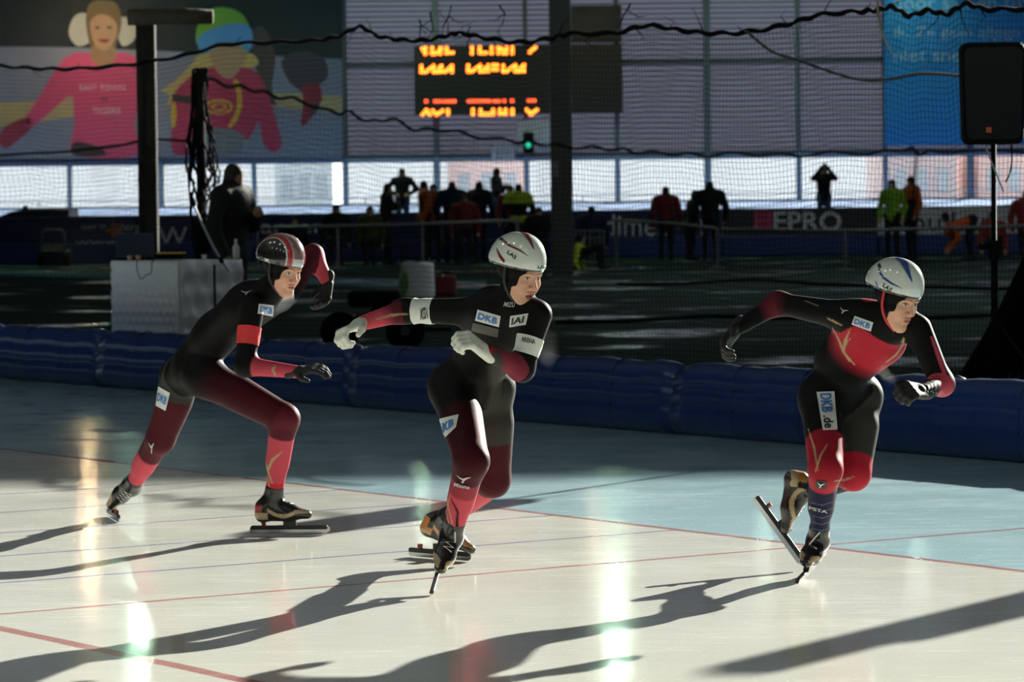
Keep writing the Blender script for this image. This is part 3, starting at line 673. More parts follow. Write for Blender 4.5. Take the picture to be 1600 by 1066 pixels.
pbox('signal_case',818,207,834,240,WALL_Y-1.1,.18,blk,t); p=P(825.5,227,WALL_Y-1.12); build('green_light',MB().lathe(p,[(.075,0),(.06,.03),(.02,.05)],12,Vector((0,-1,0))),mat('signal_green',(.03,.8,.45),.4,emit=.8,noise=0),t,True)
build('bracket',MB().bbox(P(826,243,WALL_Y).x-.04,P(826,243,WALL_Y).x+.04,WALL_Y-.86,WALL_Y-.16,P(826,222,WALL_Y).z,P(826,212,WALL_Y).z),grey_col,t)
t=thing('notice_board','small white notice board hung above the window under the scoreboard','sign',P(786,252,WALL_Y-.4)); pbox('board',768,227,804,253,WALL_Y-.4,.04,mat('white_board',(.3,.3,.3)),t)
build('hanger',MB().bbox(P(786,240,WALL_Y).x-.03,P(786,240,WALL_Y).x+.03,WALL_Y-.36,WALL_Y-.13,P(786,236,WALL_Y).z,P(786,230,WALL_Y).z),grey_col,t)
for i in range(3): pbox('notice_line',774,233+6*i,798,235+6*i,WALL_Y-.41,.008,mat('notice_print',(.16,.17,.24),.6),t)

# ---- printed banners
BY=WALL_Y-.35
t=thing('photo_banner','large printed banner of two skating girls in pink and red tops on the far wall','banner',P(268,248,BY))
def pm(n_,c_): return mat('print_'+n_,tuple(min(v*1.6,.9) for v in c_),.7,trans=.35,noise=.06,scale=4)
pxpoly('sheet',[(-80,-60),(535,-60),(535,247),(-80,249)],BY,pm('dusk',(.016,.022,.03)),t,False,.02)
L1,L2,L3,L4=BY-.02,BY-.035,BY-.05,BY-.065
pxpoly('rink_print',[(-80,72),(120,74),(300,82),(535,92),(535,247),(-80,249)],BY-.008,pm('rink',(.15,.165,.25)),t,False)
pxpoly('sand_print',[(-80,165),(60,158),(115,150),(115,182),(30,195),(-80,205)],BY-.012,pm('sand',(.30,.24,.14)),t,False)
pxpoly('sand_print',[(420,144),(535,150),(535,176),(425,166)],BY-.012,pm('sand',(.30,.24,.14)),t,False)
pxpoly('ear_muff_print',[(108,44),(118,24),(136,22),(146,45),(140,66),(122,72),(110,60)],L1,pm('muff',(.34,.34,.33)),t)
pxpoly('ear_muff_print',[(184,30),(200,28),(214,45),(208,64),(192,72),(184,55)],L1,pm('muff',(.34,.34,.33)),t)
pxpoly('sweater_print',[(100,92),(135,82),(160,90),(188,82),(216,95),(219,150),(210,195),(216,242),(116,242),(116,195),(112,150),(82,172),(50,198),(38,190),(62,150)],L2,pm('pink',(.42,.06,.15)),t)
pxpoly('glove_print',[(2,205),(22,190),(46,185),(48,200),(25,222),(8,232),(-2,222)],L2,pm('maroon',(.20,.03,.06)),t)
pxpoly('trousers_print',[(116,222),(150,228),(165,242),(116,243)],L3,pm('shade',(.04,.03,.035)),t)  # plain dark print ink, also for eyes, numerals and arm band
pxpoly('hair_print',[(134,30),(140,6),(160,0),(182,6),(190,32),(184,62),(176,82),(146,82),(138,60)],L2,pm('hair',(.12,.09,.05)),t)
pxpoly('face_print',[(141,34),(160,22),(181,34),(182,56),(170,76),(158,78),(146,66)],L3,pm('skin',(.30,.20,.13)),t)
pxpoly('neck_print',[(148,70),(176,70),(180,92),(163,104),(142,92)],L2-.005,pm('neck',(.22,.14,.09)),t)
for x in (152,171): pxpoly('eye_print',[(x-4,43),(x,41),(x+4,43),(x,45)],L4,pm('shade',(.04,.03,.03)),t)
pxpoly('mouth_print',[(153,62),(163,61),(172,62),(163,67)],L4,pm('maroon',(.2,.03,.06)),t)
for s,x,y,h in(('EAST TOWN',160,137,9),('94',162,155,8),('TIGERS',166,173,10)): pxtext('shirt_lettering',s,x,y,h,L3,pm('lettering',(.45,.36,.40)) if s!='94' else pm('shade',(.04,.03,.03)),t,wpx=70 if s[0]=='E' else None,slant=-.0)
pxpoly('hair_print',[(318,82),(300,100),(275,125),(252,142),(265,148),(262,165),(290,140),(330,110),(395,105),(402,92),(380,80)],L2,pm('blonde',(.36,.27,.12)),t)
pxpoly('top_print',[(300,118),(330,105),(365,104),(400,112),(420,150),(432,190),(440,225),(428,238),(412,225),(404,190),(396,205),(386,218),(370,205),(345,202),(318,215),(300,240),(270,238),(268,190),(270,150)],L2-.004,pm('crimson',(.30,.03,.08)),t)
pxpoly('trim_print',[(365,125),(374,130),(378,160),(372,185),(360,200),(357,196),(368,175),(370,150)],L3,pm('yellow',(.42,.28,.04)),t)
pxpoly('trim_print',[(268,165),(273,160),(276,180),(272,200),(268,195)],L3,pm('yellow',(.42,.28,.04)),t)
for rr in(1.0,.55):
    ring=[(342+22*rr*math.cos(a),167+12*rr*math.sin(a)) for a in np.linspace(0,2*math.pi,20,endpoint=False)]; rin=[(342+22*(rr-.2)*math.cos(a),167+12*(rr-.25)*math.sin(a)) for a in np.linspace(0,2*math.pi,20,endpoint=False)]
    mb=MB(); mb.add([P(x,y,L3) for x,y in ring+rin],[(i,(i+1)%20,20+(i+1)%20,20+i) for i in range(20)]); build('crest_print',mb,pm('yellow',(.42,.28,.04)),t)
pxpoly('arm_band_print',[(268,147),(300,150),(300,163),(270,158)],L3,pm('shade',(.04,.03,.03)),t,False)
pxpoly('face_print',[(326,74),(360,66),(385,72),(382,96),(362,122),(345,118),(332,98)],L3,pm('skin',(.30,.20,.13)),t)
pxpoly('hat_print',[(306,58),(312,32),(330,14),(355,12),(378,22),(390,42),(392,60),(360,56),(330,66),(312,72)],L3-.004,pm('lime',(.13,.30,.05)),t)
pxpoly('hat_band_print',[(310,74),(312,56),(340,42),(370,36),(392,44),(394,72),(384,80),(372,66),(340,72),(320,84)],L4,pm('sky',(.07,.22,.50)),t)
pxpoly('blurred_skater_print',[(392,60),(404,40),(420,55),(430,90),(425,140),(432,165),(410,150),(400,110)],L1,pm('dusk2',(.06,.045,.05)),t)
pxpoly('blurred_skater_print',[(440,95),(470,80),(505,90),(512,120),(492,140),(500,165),(480,190),(470,195),(474,150),(452,128)],L1,pm('dusk3',(.05,.04,.06)),t)
pxpoly('legs_print',[(472,135),(498,132),(503,158),(490,162),(482,190),(470,194),(474,160)],L2,pm('maroon2',(.18,.02,.04)),t)
pxpoly('snow_print',[(320,205),(345,200),(380,212),(372,240),(318,240)],L3,pm('spray',(.12,.13,.17)),t)
t=thing('text_banner','bright blue printed banner with white Dutch lettering at the right end of the far wall','banner',P(1500,228,BY)); pxpoly('sheet',[(1380,-60),(1760,-60),(1760,222),(1383,228)],BY,pm('azure',(.030,.22,.50)),t,False,.02)
for s,x,y,h,wp in(('door samen te',1395,4,20,200),('ik. Ze gaan alleen',1397,52,20,196),('niet sneller',1397,86,20,150)): pxtext('lettering',s,x,y,h,BY-.02,pm('letter_pale',(.30,.42,.50)),t,wpx=wp,align='LEFT')

# ---- infield furniture
def railing(label,pts,zh,posts,m,extra=True):
    b_=G(pts[0][0],pts[0][1]+60); top=[P(x,y,d_) for x,y,d_ in pts]; t=thing('railing',label,'railing',(top[0].x,top[0].y,0))
    build('top_rail',MB().tube(top,.035,8),m,t,True)
    for x,d_ in posts:
        q=P(x,350,d_); z=np.interp(q.x,[p.x for p in top],[p.z for p in top]); build('post',MB().tube([(q.x,q.y,0),(q.x,q.y,z)],.03,8),m,t)
        build('foot',MB().box((q.x,q.y,.015),(.3,.3,.03)),m,t)
    return t
rm=mat('rail_grey',(.20,.22,.21),.4)
railing('long pale railing in front of the seated crowd',[(398,357,74),(530,353,74),(660,350,74),(812,344,74)],1,[(402,74),(527,74),(660,74),(808,74)],rm)
railing('grey railing between the hall column and the black-coated pair',[(960,344,72),(1040,349,71),(1120,357,70)],1,[(962,72),(1120,70)],mat('rail_dull',(.10,.11,.10),.5))
railing('low grey railing along the infield in front of the dark HEPRO board',[(1128,359,69),(1320,361,68),(1460,357,68),(1640,352,68)],1,[(1320,68),(1550,68)],mat('rail_dull',(.1,.1,.1)))
for s in(0,):
    p=G(922,412); t=thing('wire_crate_frame','pale wire fence panel standing in front of the seated man in navy','fence',p)
    fm=mat('fence_wire',(.20,.24,.20),.5); a,b_=P(899,360,p.y),P(944,362,p.y)
    for i in range(5): z=a.z-i*(a.z-.05)/4; build('bar',MB().tube([(a.x,p.y,z),(b_.x,p.y,z)],.012,6),fm,t)
    for i in range(7): x=a.x+(b_.x-a.x)*i/6; build('upright',MB().tube([(x,p.y,0),(x,p.y,a.z)],.012,6),fm,t)
# dark utility vehicle at the left and the small open buggy in front of it
p=G(45,411); t=thing('utility_vehicle','dark navy covered vehicle parked by the boards at the left of the infield','vehicle',p); vm=mat('vehicle_navy',(.008,.012,.022),.45)
Yv=p.y
q=[P(x,y,Yv) for x,y in((-90,345),(0,338),(16,331),(40,327),(80,326),(108,327),(109,370),(112,404),(-90,404))]; build('body',MB().prism(q,(0,1.9,0)),vm,t,bevel=.04)
build('cowl',MB().prism([P(x,y,Yv-.02) for x,y in((35,333),(36,322),(41,321),(44,330))],(0,.2,0)),vm,t)
for x in(-40,30,90):
    cp=P(x,400,Yv); cp.z=.2; build('wheel',MB().lathe(cp+Vector((0,-.08,0)),[(.19,0),(.2,.02),(.2,.16),(.19,.18)],16,Vector((0,1,0))),blk,t)
build('side_window',MB().prism([P(x,y,Yv-.015) for x,y in((70,338),(100,338),(102,356),(70,356))],(0,.01,0)),mat('dark_glass',(.02,.025,.03),.1),t)
p=G(83,416); Yb=p.y; t=thing('open_buggy','small open buggy with a tubular roll bar and pale green seat back','buggy',p)
tb=mat('buggy_tube',(.10,.12,.12),.4,.5)
build('roll_bar',MB().tube(crs([P(65,400,Yb),P(65,372,Yb),P(69,361,Yb),P(84,359,Yb),P(97,361,Yb),P(101,372,Yb),P(101,400,Yb)],4,False),.028,8),tb,t,True)
pbox('seat_back',66,380,101,391,Yb+.03,.08,mat('seat_green',(.16,.22,.12),.6),t); pbox('chassis',62,392,106,408,Yb+.1,1.1,vm,t)
for x in(64,104):
    for dy in(.2,1.0): cp=P(x,408,Yb+dy); cp.z=.17; build('wheel',MB().lathe(cp+Vector((-.06,0,0)),[(.16,0),(.17,.02),(.17,.1),(.16,.12)],14,Vector((1,0,0))),blk,t)
# white sack, red bag, black trolley behind the cushions
p=G(652,470); t=thing('white_sack','tall crumpled white sack with a green patch standing in the infield','sack',p); Ys=p.y
mb=MB(); rings=[]; nn=20
for j,(wj,z) in enumerate(((.23,0),(.25,.1),(.26,.25),(.245,.4),(.25,.5),(.23,.545),(.15,.56))):
    for i in range(nn):
        a=2*math.pi*i/nn; sx=abs(math.cos(a))**.6*math.copysign(1,math.cos(a)); sy=abs(math.sin(a))**.6*math.copysign(1,math.sin(a)); wv=1+.05*math.sin(i*2.3+j*1.7)
        rings.append((p.x+wj*sx*wv,Ys+.16*sy*wv,z*(1+.02*math.sin(i))))
mb.add(rings,[(j*nn+i,j*nn+(i+1)%nn,(j+1)*nn+(i+1)%nn,(j+1)*nn+i) for j in range(6) for i in range(nn)]+[tuple(range(nn))[::-1],tuple(6*nn+i for i in range(nn))])
build('bag',mb,mat('sack_white',(.66,.69,.68),.6,bump=.4,scale=8),t,True)
q=[P(x,y,Ys-.20) for x,y in((628,430),(636,428),(638,446),(634,462),(628,460),(626,445))]; build('green_print',MB().prism(crs(q,4),(0,.05,0)),mat('sack_green',(.10,.22,.04),.6),t)
p=G(696,463); t=thing('red_bag','dark red holdall standing beside the white sack','bag',p)
build('body',MB().box(p+Vector((0,0,.16)),(.34,.24,.32)),mat('bag_red',(.16,.018,.015),.6),t,bevel=.05); build('handle',MB().tube(crs([p+Vector((-.1,0,.31)),p+Vector((-.06,0,.36)),p+Vector((.06,0,.36)),p+Vector((.1,0,.31))],4,False),.012,6),blk,t); build('buckle',MB().box(p+Vector((-.03,-.13,.32)),(.05,.02,.04)),mat('bright_metal',(.7,.7,.7)),t)
p=G(590,548); Yt=p.y; t=thing('black_trolley','black wheeled trolley with a padded top standing behind the cushions','trolley',p)
a,b_=P(552,480,Yt),P(627,453,Yt); build('padded_top',MB().bbox(a.x-.05,b_.x,Yt-.2,Yt+.25,a.z,b_.z),blk,t,bevel=.05)
build('red_label',MB().bbox(P(614,470,Yt).x,P(624,470,Yt).x,Yt-.206,Yt-.2,P(614,474,Yt).z,P(614,468,Yt).z),mat('label_brown',(.2,.08,.06),.5),t)
for x in(634,532):
    cp=P(x,520,Yt); cp.z=.20; wgeo=MB().lathe(cp+Vector((0,-.12,0)),[(.17,0),(.2,.03),(.2,.15),(.17,.18),(.06,.19)],20,Vector((0,1,0))); wh_=build('wheel',wgeo,blk,t,True); build('hub',MB().lathe(cp+Vector((0,-.13,0)),[(.05,0),(.05,.03)],10,Vector((0,1,0))),grey_col,wh_)
build('frame',MB().tube([P(532,515,Yt),P(560,495,Yt),P(610,495,Yt),P(634,515,Yt)],.025,8),blk,t,True); build('column',MB().box(P(588,488,Yt),(.10,.1,.16)),blk,t)
build('draw_bar',MB().tube([P(650,515,Yt),P(705,515,Yt)],.02,8),blk,t)
for pts,lb in((((965,444),(1070,443),(1180,437),(1330,446),(1640,452)),'black hose lying across the wet infield below the far boards'),(((868,503),(980,501),(1100,494),(1250,497),(1420,497),(1640,488)),'black cable lying across the infield behind the cushions')):
    g=crs([G(x,y,.03) for x,y in pts],5,False); o=build('ground_hose',MB().tube(g,.03,6),blk,loc=g[0],smooth=True); tag(o,lb,'hose')
# ---- houses and trees outside the windows, seen through the glass
for x0,x1,y0,c_,lb in((700,822,266,(.80,.60,.58),'pale pink house outside behind the crowd windows'),(1384,1496,250,(.62,.50,.50),'rosy house outside behind the green jacketed spectator'),(1530,1640,250,(.72,.50,.47),'salmon house outside at the far right windows'),(430,520,270,(.62,.70,.72),'pale grey house outside behind the dark clad steward')):
    a,b_=P(x0,300,150),P(x1,y0,150); t=thing('house',lb,'house',((a.x+b_.x)/2,150,-.05))
    build('walls',MB().bbox(a.x,b_.x,150,158,-.1,b_.z+.8),mat('house_%d'%x0,c_,.8,noise=.04,emit=0),t)
    build('roof',MB().prism([(a.x-.3,149.6,b_.z+.8),(b_.x+.3,149.6,b_.z+.8),(b_.x+.3,154,b_.z+3),(a.x-.3,154,b_.z+3)],(0,.3,0)),mat('house_roof',(.45,.30,.26),.8),t)
    for i in range(3): xw=a.x+(b_.x-a.x)*(i+.7)/3.4; build('window',MB().bbox(xw-.25,xw+.25,149.95,150.0,1.3,2.3),mat('house_window',(.45,.5,.55),.2),t)
t=thing('outdoor_railing','thin metal railing running outside the long window band','railing',(0,99,-.05))
for z in(1.42,): build('rail',MB().tube([(-40,99,z),(60,99,z)],.02,6),mat('rail_steel',(.25,.28,.32),.4),t)
for i in range(34): build('post',MB().tube([(-40+3*i,99,-.06),(-40+3*i,99,1.42)],.02,6),mat('rail_steel',(.3,.3,.3)),t)
# ---- further net posts along the infield edge
for tp,wd in((t_of(P(1484,300,25))+5.6,.30),(t_of(P(1484,300,25))+11,.22)):
    b_=NT(N_CUSH+2.6,tp); t=thing('net_post','broad timber net post wrapped with folded netting beyond the loudspeaker','post',b_,'net posts beyond the loudspeaker')
    build('post',MB().box(b_+Vector((0,0,1.6)),(.2,.2,3.2)),wood,t); build('folded_net',MB().tube([b_+Vector((.1,0,0)),b_+Vector((.12,.03,1.2)),b_+Vector((.1,0,2.9))],[wd,wd*.8,wd*.4],9),rope_m,t,True)
# ================================================================== figures: shared tools
SUIT=vmat('suit_cloth',.55,spec=.08,bump=.12); PERSONM=vmat('person_cloth',.75,spec=.25,bump=.3,bscale=60); HELM=vmat('helmet_shell',.22,coat=1.0); BOOTM=vmat('boot_leather',.3,coat=.2); GLOVEM=vmat('glove_knit',.7,bump=.3)
STEEL=mat('blade_steel',(.55,.56,.58),.18,1.0,noise=.05); BLKM=mat('blade_black',(.015,.015,.016),.35)
A=lambda v: np.array(v,float)
BLACK=A((.006,.006,.0065)); DGREY=A((.075,.075,.068)); MAROON=A((.10,.014,.024)); PINK=A((.50,.065,.095)); RED=A((.55,.025,.04)); GOLD=A((.42,.31,.17)); WHITE=A((.70,.71,.68)); SKIN=A((.66,.38,.27))
def ramp(t,stops):
    ts=[s[0] for s in stops]; return np.stack([np.interp(t,ts,[s[1][i] for s in stops]) for i in range(3)],-1)
def frame(f,u):
    f=Vector(f).normalized(); s=f.cross(Vector(u)).normalized(); u=s.cross(f); return f,s,u     # forward, right, up
def bvh_of(V,F): return BVHTree.FromPolygons([tuple(v) for v in V],[tuple(f) for f in F])
def hit(bvh,x,y):
    d=ray(x,y).normalized(); r=bvh.ray_cast(CAM,d); n=r[1]
    if n is not None and n.dot(d)>0: n=-n
    return r[0],n
def paint(V,col,bvh,pl,w,c,soft=.4):
    pts=[]; ws=[]
    for i in range(len(pl)-1):
        (x0,y0),(x1,y1)=pl[i][:2],pl[i+1][:2]; w0=pl[i][2] if len(pl[i])>2 else 1; w1=pl[i+1][2] if len(pl[i+1])>2 else 1
        n=max(2,int(math.hypot(x1-x0,y1-y0)/1.2))
        for j in range(n+1):
            p,_=hit(bvh,x0+(x1-x0)*j/n,y0+(y1-y0)*j/n)
            if p is not None: pts.append(tuple(p)); ws.append((w0+(w1-w0)*j/n)*w)
    if not pts: return
    pts=A(pts); ws=A(ws); lo=pts.min(0)-w*2; hi=pts.max(0)+w*2
    ix=np.where(((V>lo)&(V<hi)).all(1))[0]
    if not len(ix): return
    D=np.min(np.linalg.norm(V[ix][:,None]-pts[None],axis=2)/ws[None],axis=1); a=np.clip((1-D)/soft,0,1)[:,None]
    col[ix]=col[ix]*(1-a)+A(c)*a
MARK=([(0,1,0),(.30,.72,0),(.46,.62,0),(.62,.78,0),(1,.92,0),(.70,.60,0),(.58,.42,0),(.46,.0,0),(.36,.10,0),(.44,.44,0),(.26,.56,0)],[(0,1,2,9,10),(2,3,4,5,6,9),(9,6,7,8)])
def patch(name,bvh,quad,parent,m,text=None,tm=None,th=.55,tw=.8,off=.003,n=9,tname='lettering',shape=None):
    """a sewn-on patch: quad of four pixels (tl,tr,br,bl) laid on the surface behind it"""
    q=[Vector((x,y,0)) for x,y in quad]
    def at(u,v,o):
        p=(q[0]*(1-u)+q[1]*u)*(1-v)+(q[3]*(1-u)+q[2]*u)*v; h,nr=hit(bvh,p.x,p.y)
        if h is None: return None
        return h+nr*o
    last=None; V=[];F=[]
    for j in range(n+1):
        for i in range(n+1):
            u,v=i/n,j/n; p=at(u,v,off); g=0
            while p is None and g<8: u=.5+(u-.5)*.9; v=.5+(v-.5)*.97; p=at(u,v,off); g+=1
            p=p if p is not None else last; last=p; V.append(p)
    if any(v is None for v in V): return None
    F=[(j*(n+1)+i,j*(n+1)+i+1,(j+1)*(n+1)+i+1,(j+1)*(n+1)+i) for j in range(n) for i in range(n)]
    o=build(name,MB().add(V,F),m,parent,True) if m else parent
    if text:
        tv,tf=MARK if text=='M' else text_mesh(text,1.0,offset=.02); tv=A(tv)
        if len(tv):
            lo,hi=tv.min(0),tv.max(0); vs=[]; ok=True; last=None
            for v in tv:
                u=.5+((v[0]-lo[0])/(hi[0]-lo[0])-.5)*tw; w=.5-((v[1]-lo[1])/(hi[1]-lo[1])-.5)*th
                p=at(u,w,off*2+.001); p=p if p is not None else last
                if p is None: ok=False; break
                last=p; vs.append(p)
            if ok: build(tname,MB().add(vs,tf),tm,o)
    return o
def hand_prims(wr,f,pn,thumb,curl=.7,sc=1.0,spread=.0,curls=None):
    """wr wrist, f towards the knuckles, pn the way the palm faces, thumb: +1/-1 side of the thumb"""
    f=Vector(f).normalized(); pn=Vector(pn); pn=(pn-f*pn.dot(f)).normalized(); s=f.cross(pn)*thumb; out=[]
    L=lambda a,b,c: wr+(f*a+s*b+pn*c)*sc
    R=lambda r: r*sc
    out.append(Prim(L(-.03,0,0),L(.02,0,0),R(.030),R(.029),'cuff',side=s,flat=.8))
    for b in(-.026,-.009,.009,.026): out.append(Prim(L(.015,b*.8,0),L(.088,b,0),R(.015),R(.0125),'palm'))
    for i,(b,ln) in enumerate(((.029,.074),(.010,.083),(-.010,.078),(-.029,.060))):
        p=L(.088,b,0); dr=f.copy(); c=curls[i] if curls else curl; ang=0
        for j,(fr,r0,r1) in enumerate(((.45,.0115,.0105),(.30,.0105,.0095),(.25,.0095,.0085))):
            ang+=c*(.9 if j==0 else 1.1); d_=(f*math.cos(ang)+pn*math.sin(ang)+s*(b*spread*12)).normalized(); q=p+d_*(ln*fr*sc)
            out.append(Prim(p,q,R(r0),R(r1),'finger%d'%j)); p=q
    a=L(.022,.030,.006); b_=a+(f*.62+s*.62+pn*.35).normalized()*.038*sc; c_=b_+(f*.9+s*.1+pn*.45).normalized()*.030*sc
    out+= [Prim(a,b_,R(.015),R(.0125),'thumb'),Prim(b_,c_,R(.0125),R(.0095),'thumb')]
    return out
def glove(parent,wr,f,pn,thumb,color,tip=None,curl=.7,sc=1.0,name='glove',curls=None,cuff=None):
    pr=hand_prims(wr,f,pn,thumb,curl,sc*1.06,.02,curls); V,F=sdf_mesh(pr,.0038,.007); idx,_=nearest(pr,V); col=np.tile(A(color),(len(V),1))
    tags=np.array([p.tag for p in pr])[idx]
    if tip is not None: col[np.isin(tags,('finger2',))]=tip
    if cuff is not None: col[tags=='cuff']=cuff
    return npmesh(name,V,F,GLOVEM,parent,col)
def skate(parent,ank,f,u,palette,blade=None,sc=1.0,knee=None):
    f,s,u=frame(f,u); ank=Vector(ank); L=lambda a,b,c: ank+(f*a+s*b+u*c)*sc
    pr=[Prim(ank+(Vector(knee)-ank).normalized()*.065 if knee is not None else L(-.012,0,.07),L(-.004,0,-.01),.044*sc,.046*sc,'cuff'),Prim(L(-.045,0,-.03),L(-.05,0,-.062),.040*sc,.034*sc,'heel'),Prim(L(-.045,0,-.064),L(.07,0,-.066),.031*sc,.031*sc,'sole'),
        Prim(L(-.005,0,-.012),L(.085,0,-.05),.046*sc,.038*sc,'instep',side=s,flat=.9),Prim(L(.08,0,-.056),L(.158,0,-.064),.039*sc,.027*sc,'toe',side=s,flat=.8)]
    V,F=sdf_mesh(pr,.0045,.025); q=V-A(ank); X=q@A(f)/sc; Y=q@A(s)/sc; Z=q@A(u)/sc
    col=np.tile(A(palette['base']),(len(V),1))
    lo=Z+.072; stripe=np.abs(Z-(-.040-.030*np.sin(np.clip((X+.02)/.13,0,1)*math.pi*.9)))<.0095
    col[stripe&(X>-.02)&(np.abs(Y)>.012)]=palette['stripe']
    col[(X<-.045)&(Z<-.015)&(Z>-.055)]=palette['heel']; col[(X<-.02)&(Z<=-.055)&(Z>-.085)]=palette['stripe']; col[(Z<-.086)]=A((.02,.02,.02))
    b=npmesh('skate_boot',V,F,BOOTM,parent,col)
    bv=bvh_of(V,F)
    pts=[]
    for i in range(9):
        a=.01+.085*i/8; p=L(a,(.018 if i%2 else -.018),.1); h=bv.ray_cast(p,-u); pts.append((h[0] if h[0] is not None else L(a,0,0))+u*.002)
    build('laces',MB().tube(pts,.0035,5),mat('lace_white',(.65,.65,.62),.7),b)
    # clap blade: under the boot, or swung away on its toe hinge
    if blade is None: piv=L(.085,0,-.115); bf,bs,bu=f,s,u
    else: piv,bf,bu=blade; piv=Vector(piv); bf,bs,bu=frame(bf,bu)
    Lb=lambda a,b_,c: piv+(bf*a+bs*b_+bu*c)*sc
    prof=[(-.195,-.030),(-.185,-.038),(.165,-.038),(.182,-.028),(.184,-.012),(.17,0),(-.18,0),(-.195,-.012)]
    bl=build('blade',MB().prism([Lb(a,-.0007,c) for a,c in prof],bs*.0014*sc),STEEL,b)
    build('blade_tube',MB().prism([Lb(a,-.008,c) for a,c in((-.190,-.020),(.168,-.020),(.176,-.010),(.170,.0),(-.185,.0),(-.192,-.008))],bs*.016*sc),BLKM,bl,bevel=.003)
    br=MB(); br.box(Lb(-.005,0,.012),(.06*sc,.024*sc,.03*sc),(bf,bs,bu)); build('toe_hinge',br,BLKM,b)
    build('heel_cup',MB().box(Lb(-.125,0,.008),(.014*sc,.018*sc,.022*sc),(bf,bs,bu)),mat('cup_red',(.25,.02,.02),.35),bl)
    if blade is None: build('heel_post',MB().prism([L(-.058,-.012,-.09),L(-.03,-.012,-.09),L(-.038,-.012,-.117),L(-.05,-.012,-.117)],s*.024*sc),mat('cup_red',(.25,.02,.02)),b)
    return b
def head_mesh(o,f,u,hood=BLACK,browc=(.22,.13,.07),mouth=0.0,seed=0):
    f,s,u=frame(f,u); o=Vector(o); L=lambda x,y,z: A(o+s*x+f*y+u*z)
    R_=lambda a,b,ra,rb,t='skin',k=.018,**kw: Prim(L(*a),L(*b),ra,rb,t,k=k,**kw)
    pr=[R_((0,-.022,.035),(0,.012,.035),.080,.076,'skull',k=.02), R_((0,.024,.0),(0,.038,-.062),.062,.044,'skin',k=.03),
        R_((-.042,.012,-.045),(-.013,.058,-.092),.030,.020,'skin',k=.025),R_((.042,.012,-.045),(.013,.058,-.092),.030,.020,'skin',k=.025),
        R_((-.008,.066,-.098),(.008,.066,-.098),.018,.018,'skin',k=.02),
        R_((-.036,.056,-.026),(-.030,.060,-.040),.028,.024,'skin'),R_((.036,.056,-.026),(.030,.060,-.040),.028,.024,'skin'),
        R_((-.034,.074,.022),(.034,.074,.022),.013,.013,'skin',k=.016),
        R_((0,.084,.008),(0,.104,-.030),.0075,.0105,'nose',k=.014),R_((-.011,.092,-.036),(-.010,.094,-.036),.0075,.0075,'nose',k=.008),R_((.011,.092,-.036),(.010,.094,-.036),.0075,.0075,'nose',k=.008),
        Prim(L(-.031,.096,.002),L(-.030,.096,.002),.0165,.0165,'',sub=True,k=.012),Prim(L(.031,.096,.002),L(.030,.096,.002),.0165,.0165,'',sub=True,k=.012),
        R_((-.031,.0705,.002),(-.030,.0705,.002),.0135,.0135,'eye',k=.002),R_((.031,.0705,.002),(.030,.0705,.002),.0135,.0135,'eye',k=.002),
        R_((-.017,.083,-.058),(.017,.083,-.058),.0065,.0065,'lip',k=.008),R_((-.014,.082,-.070-mouth),(.014,.082,-.070-mouth),.0072,.0072,'lip',k=.008)]
    if mouth>0: pr.append(Prim(L(-.012,.092,-.064-mouth/2),L(.012,.092,-.064-mouth/2),.004+mouth/2,.004+mouth/2,'',sub=True,k=.003))
    V,F=sdf_mesh(pr,.0026,.02); idx,_=nearest(pr,V); tg=np.array([p.tag for p in pr])[idx]
    q=V-A(o); X=q@A(s); Y=q@A(f); Z=q@A(u)
    col=np.tile(SKIN,(len(V),1)); rng=np.random.RandomState(seed)
    ck=np.exp(-(((np.abs(X)-.038)/.022)**2+((Z+.035)/.025)**2))[:,None]; col=col*(1-.22*ck)+A((.62,.22,.17))*.22*ck
    nz=np.exp(-((X/.014)**2+((Z+.032)/.014)**2))[:,None]*(Y>.085)[:,None]; col=col*(1-.3*nz)+A((.60,.20,.16))*.3*nz
    zl=-.064-mouth/2; hl=.0075+mouth*.5; col[((X/.021)**2+((Z-zl)/hl)**2<1)&(Y>.055)]=A((.50,.21,.17)); col[((X/.021)**2+((Z-zl)/.0016)**2<1)&(Y>.055)]=A((.14,.035,.03))
    inm=(np.abs(X)<.017)&(np.abs(Z+.064+mouth/2)<.004+mouth/2)&(Y>.06)&(Y<.083); col[inm]=A((.06,.012,.012))
    if mouth>0: col[inm&(Z>-.064)]=A((.62,.60,.55))
    for sx in(-1,1):
        ex=X-sx*.0305; ez=Z-.002; eye=(ex**2/.0125**2+ez**2/.0055**2<1)&(Y>.07); col[eye]=A((.55,.53,.5)); col[(ex**2+ez**2<.0048**2)&(Y>.07)]=A((.03,.03,.035))
        lid=(np.abs(ez-.0055*np.sqrt(np.clip(1-(ex/.0145)**2,0,1))-.0012)<.0016)&(np.abs(ex)<.0145)&(Y>.06); col[lid]=A((.10,.05,.035))
        br=(np.abs(ez-.0195-.003*(1-(ex/.02)**2))<.0033)&(np.abs(ex)<.021)&(Y>.06); col[br]=A(browc)
    ear=np.sqrt((X/.063)**2+((Z+.036)/.086)**2); col[(ear>1)|(Y<.004)]=hood
    return V,F,col,(o,f,s,u)
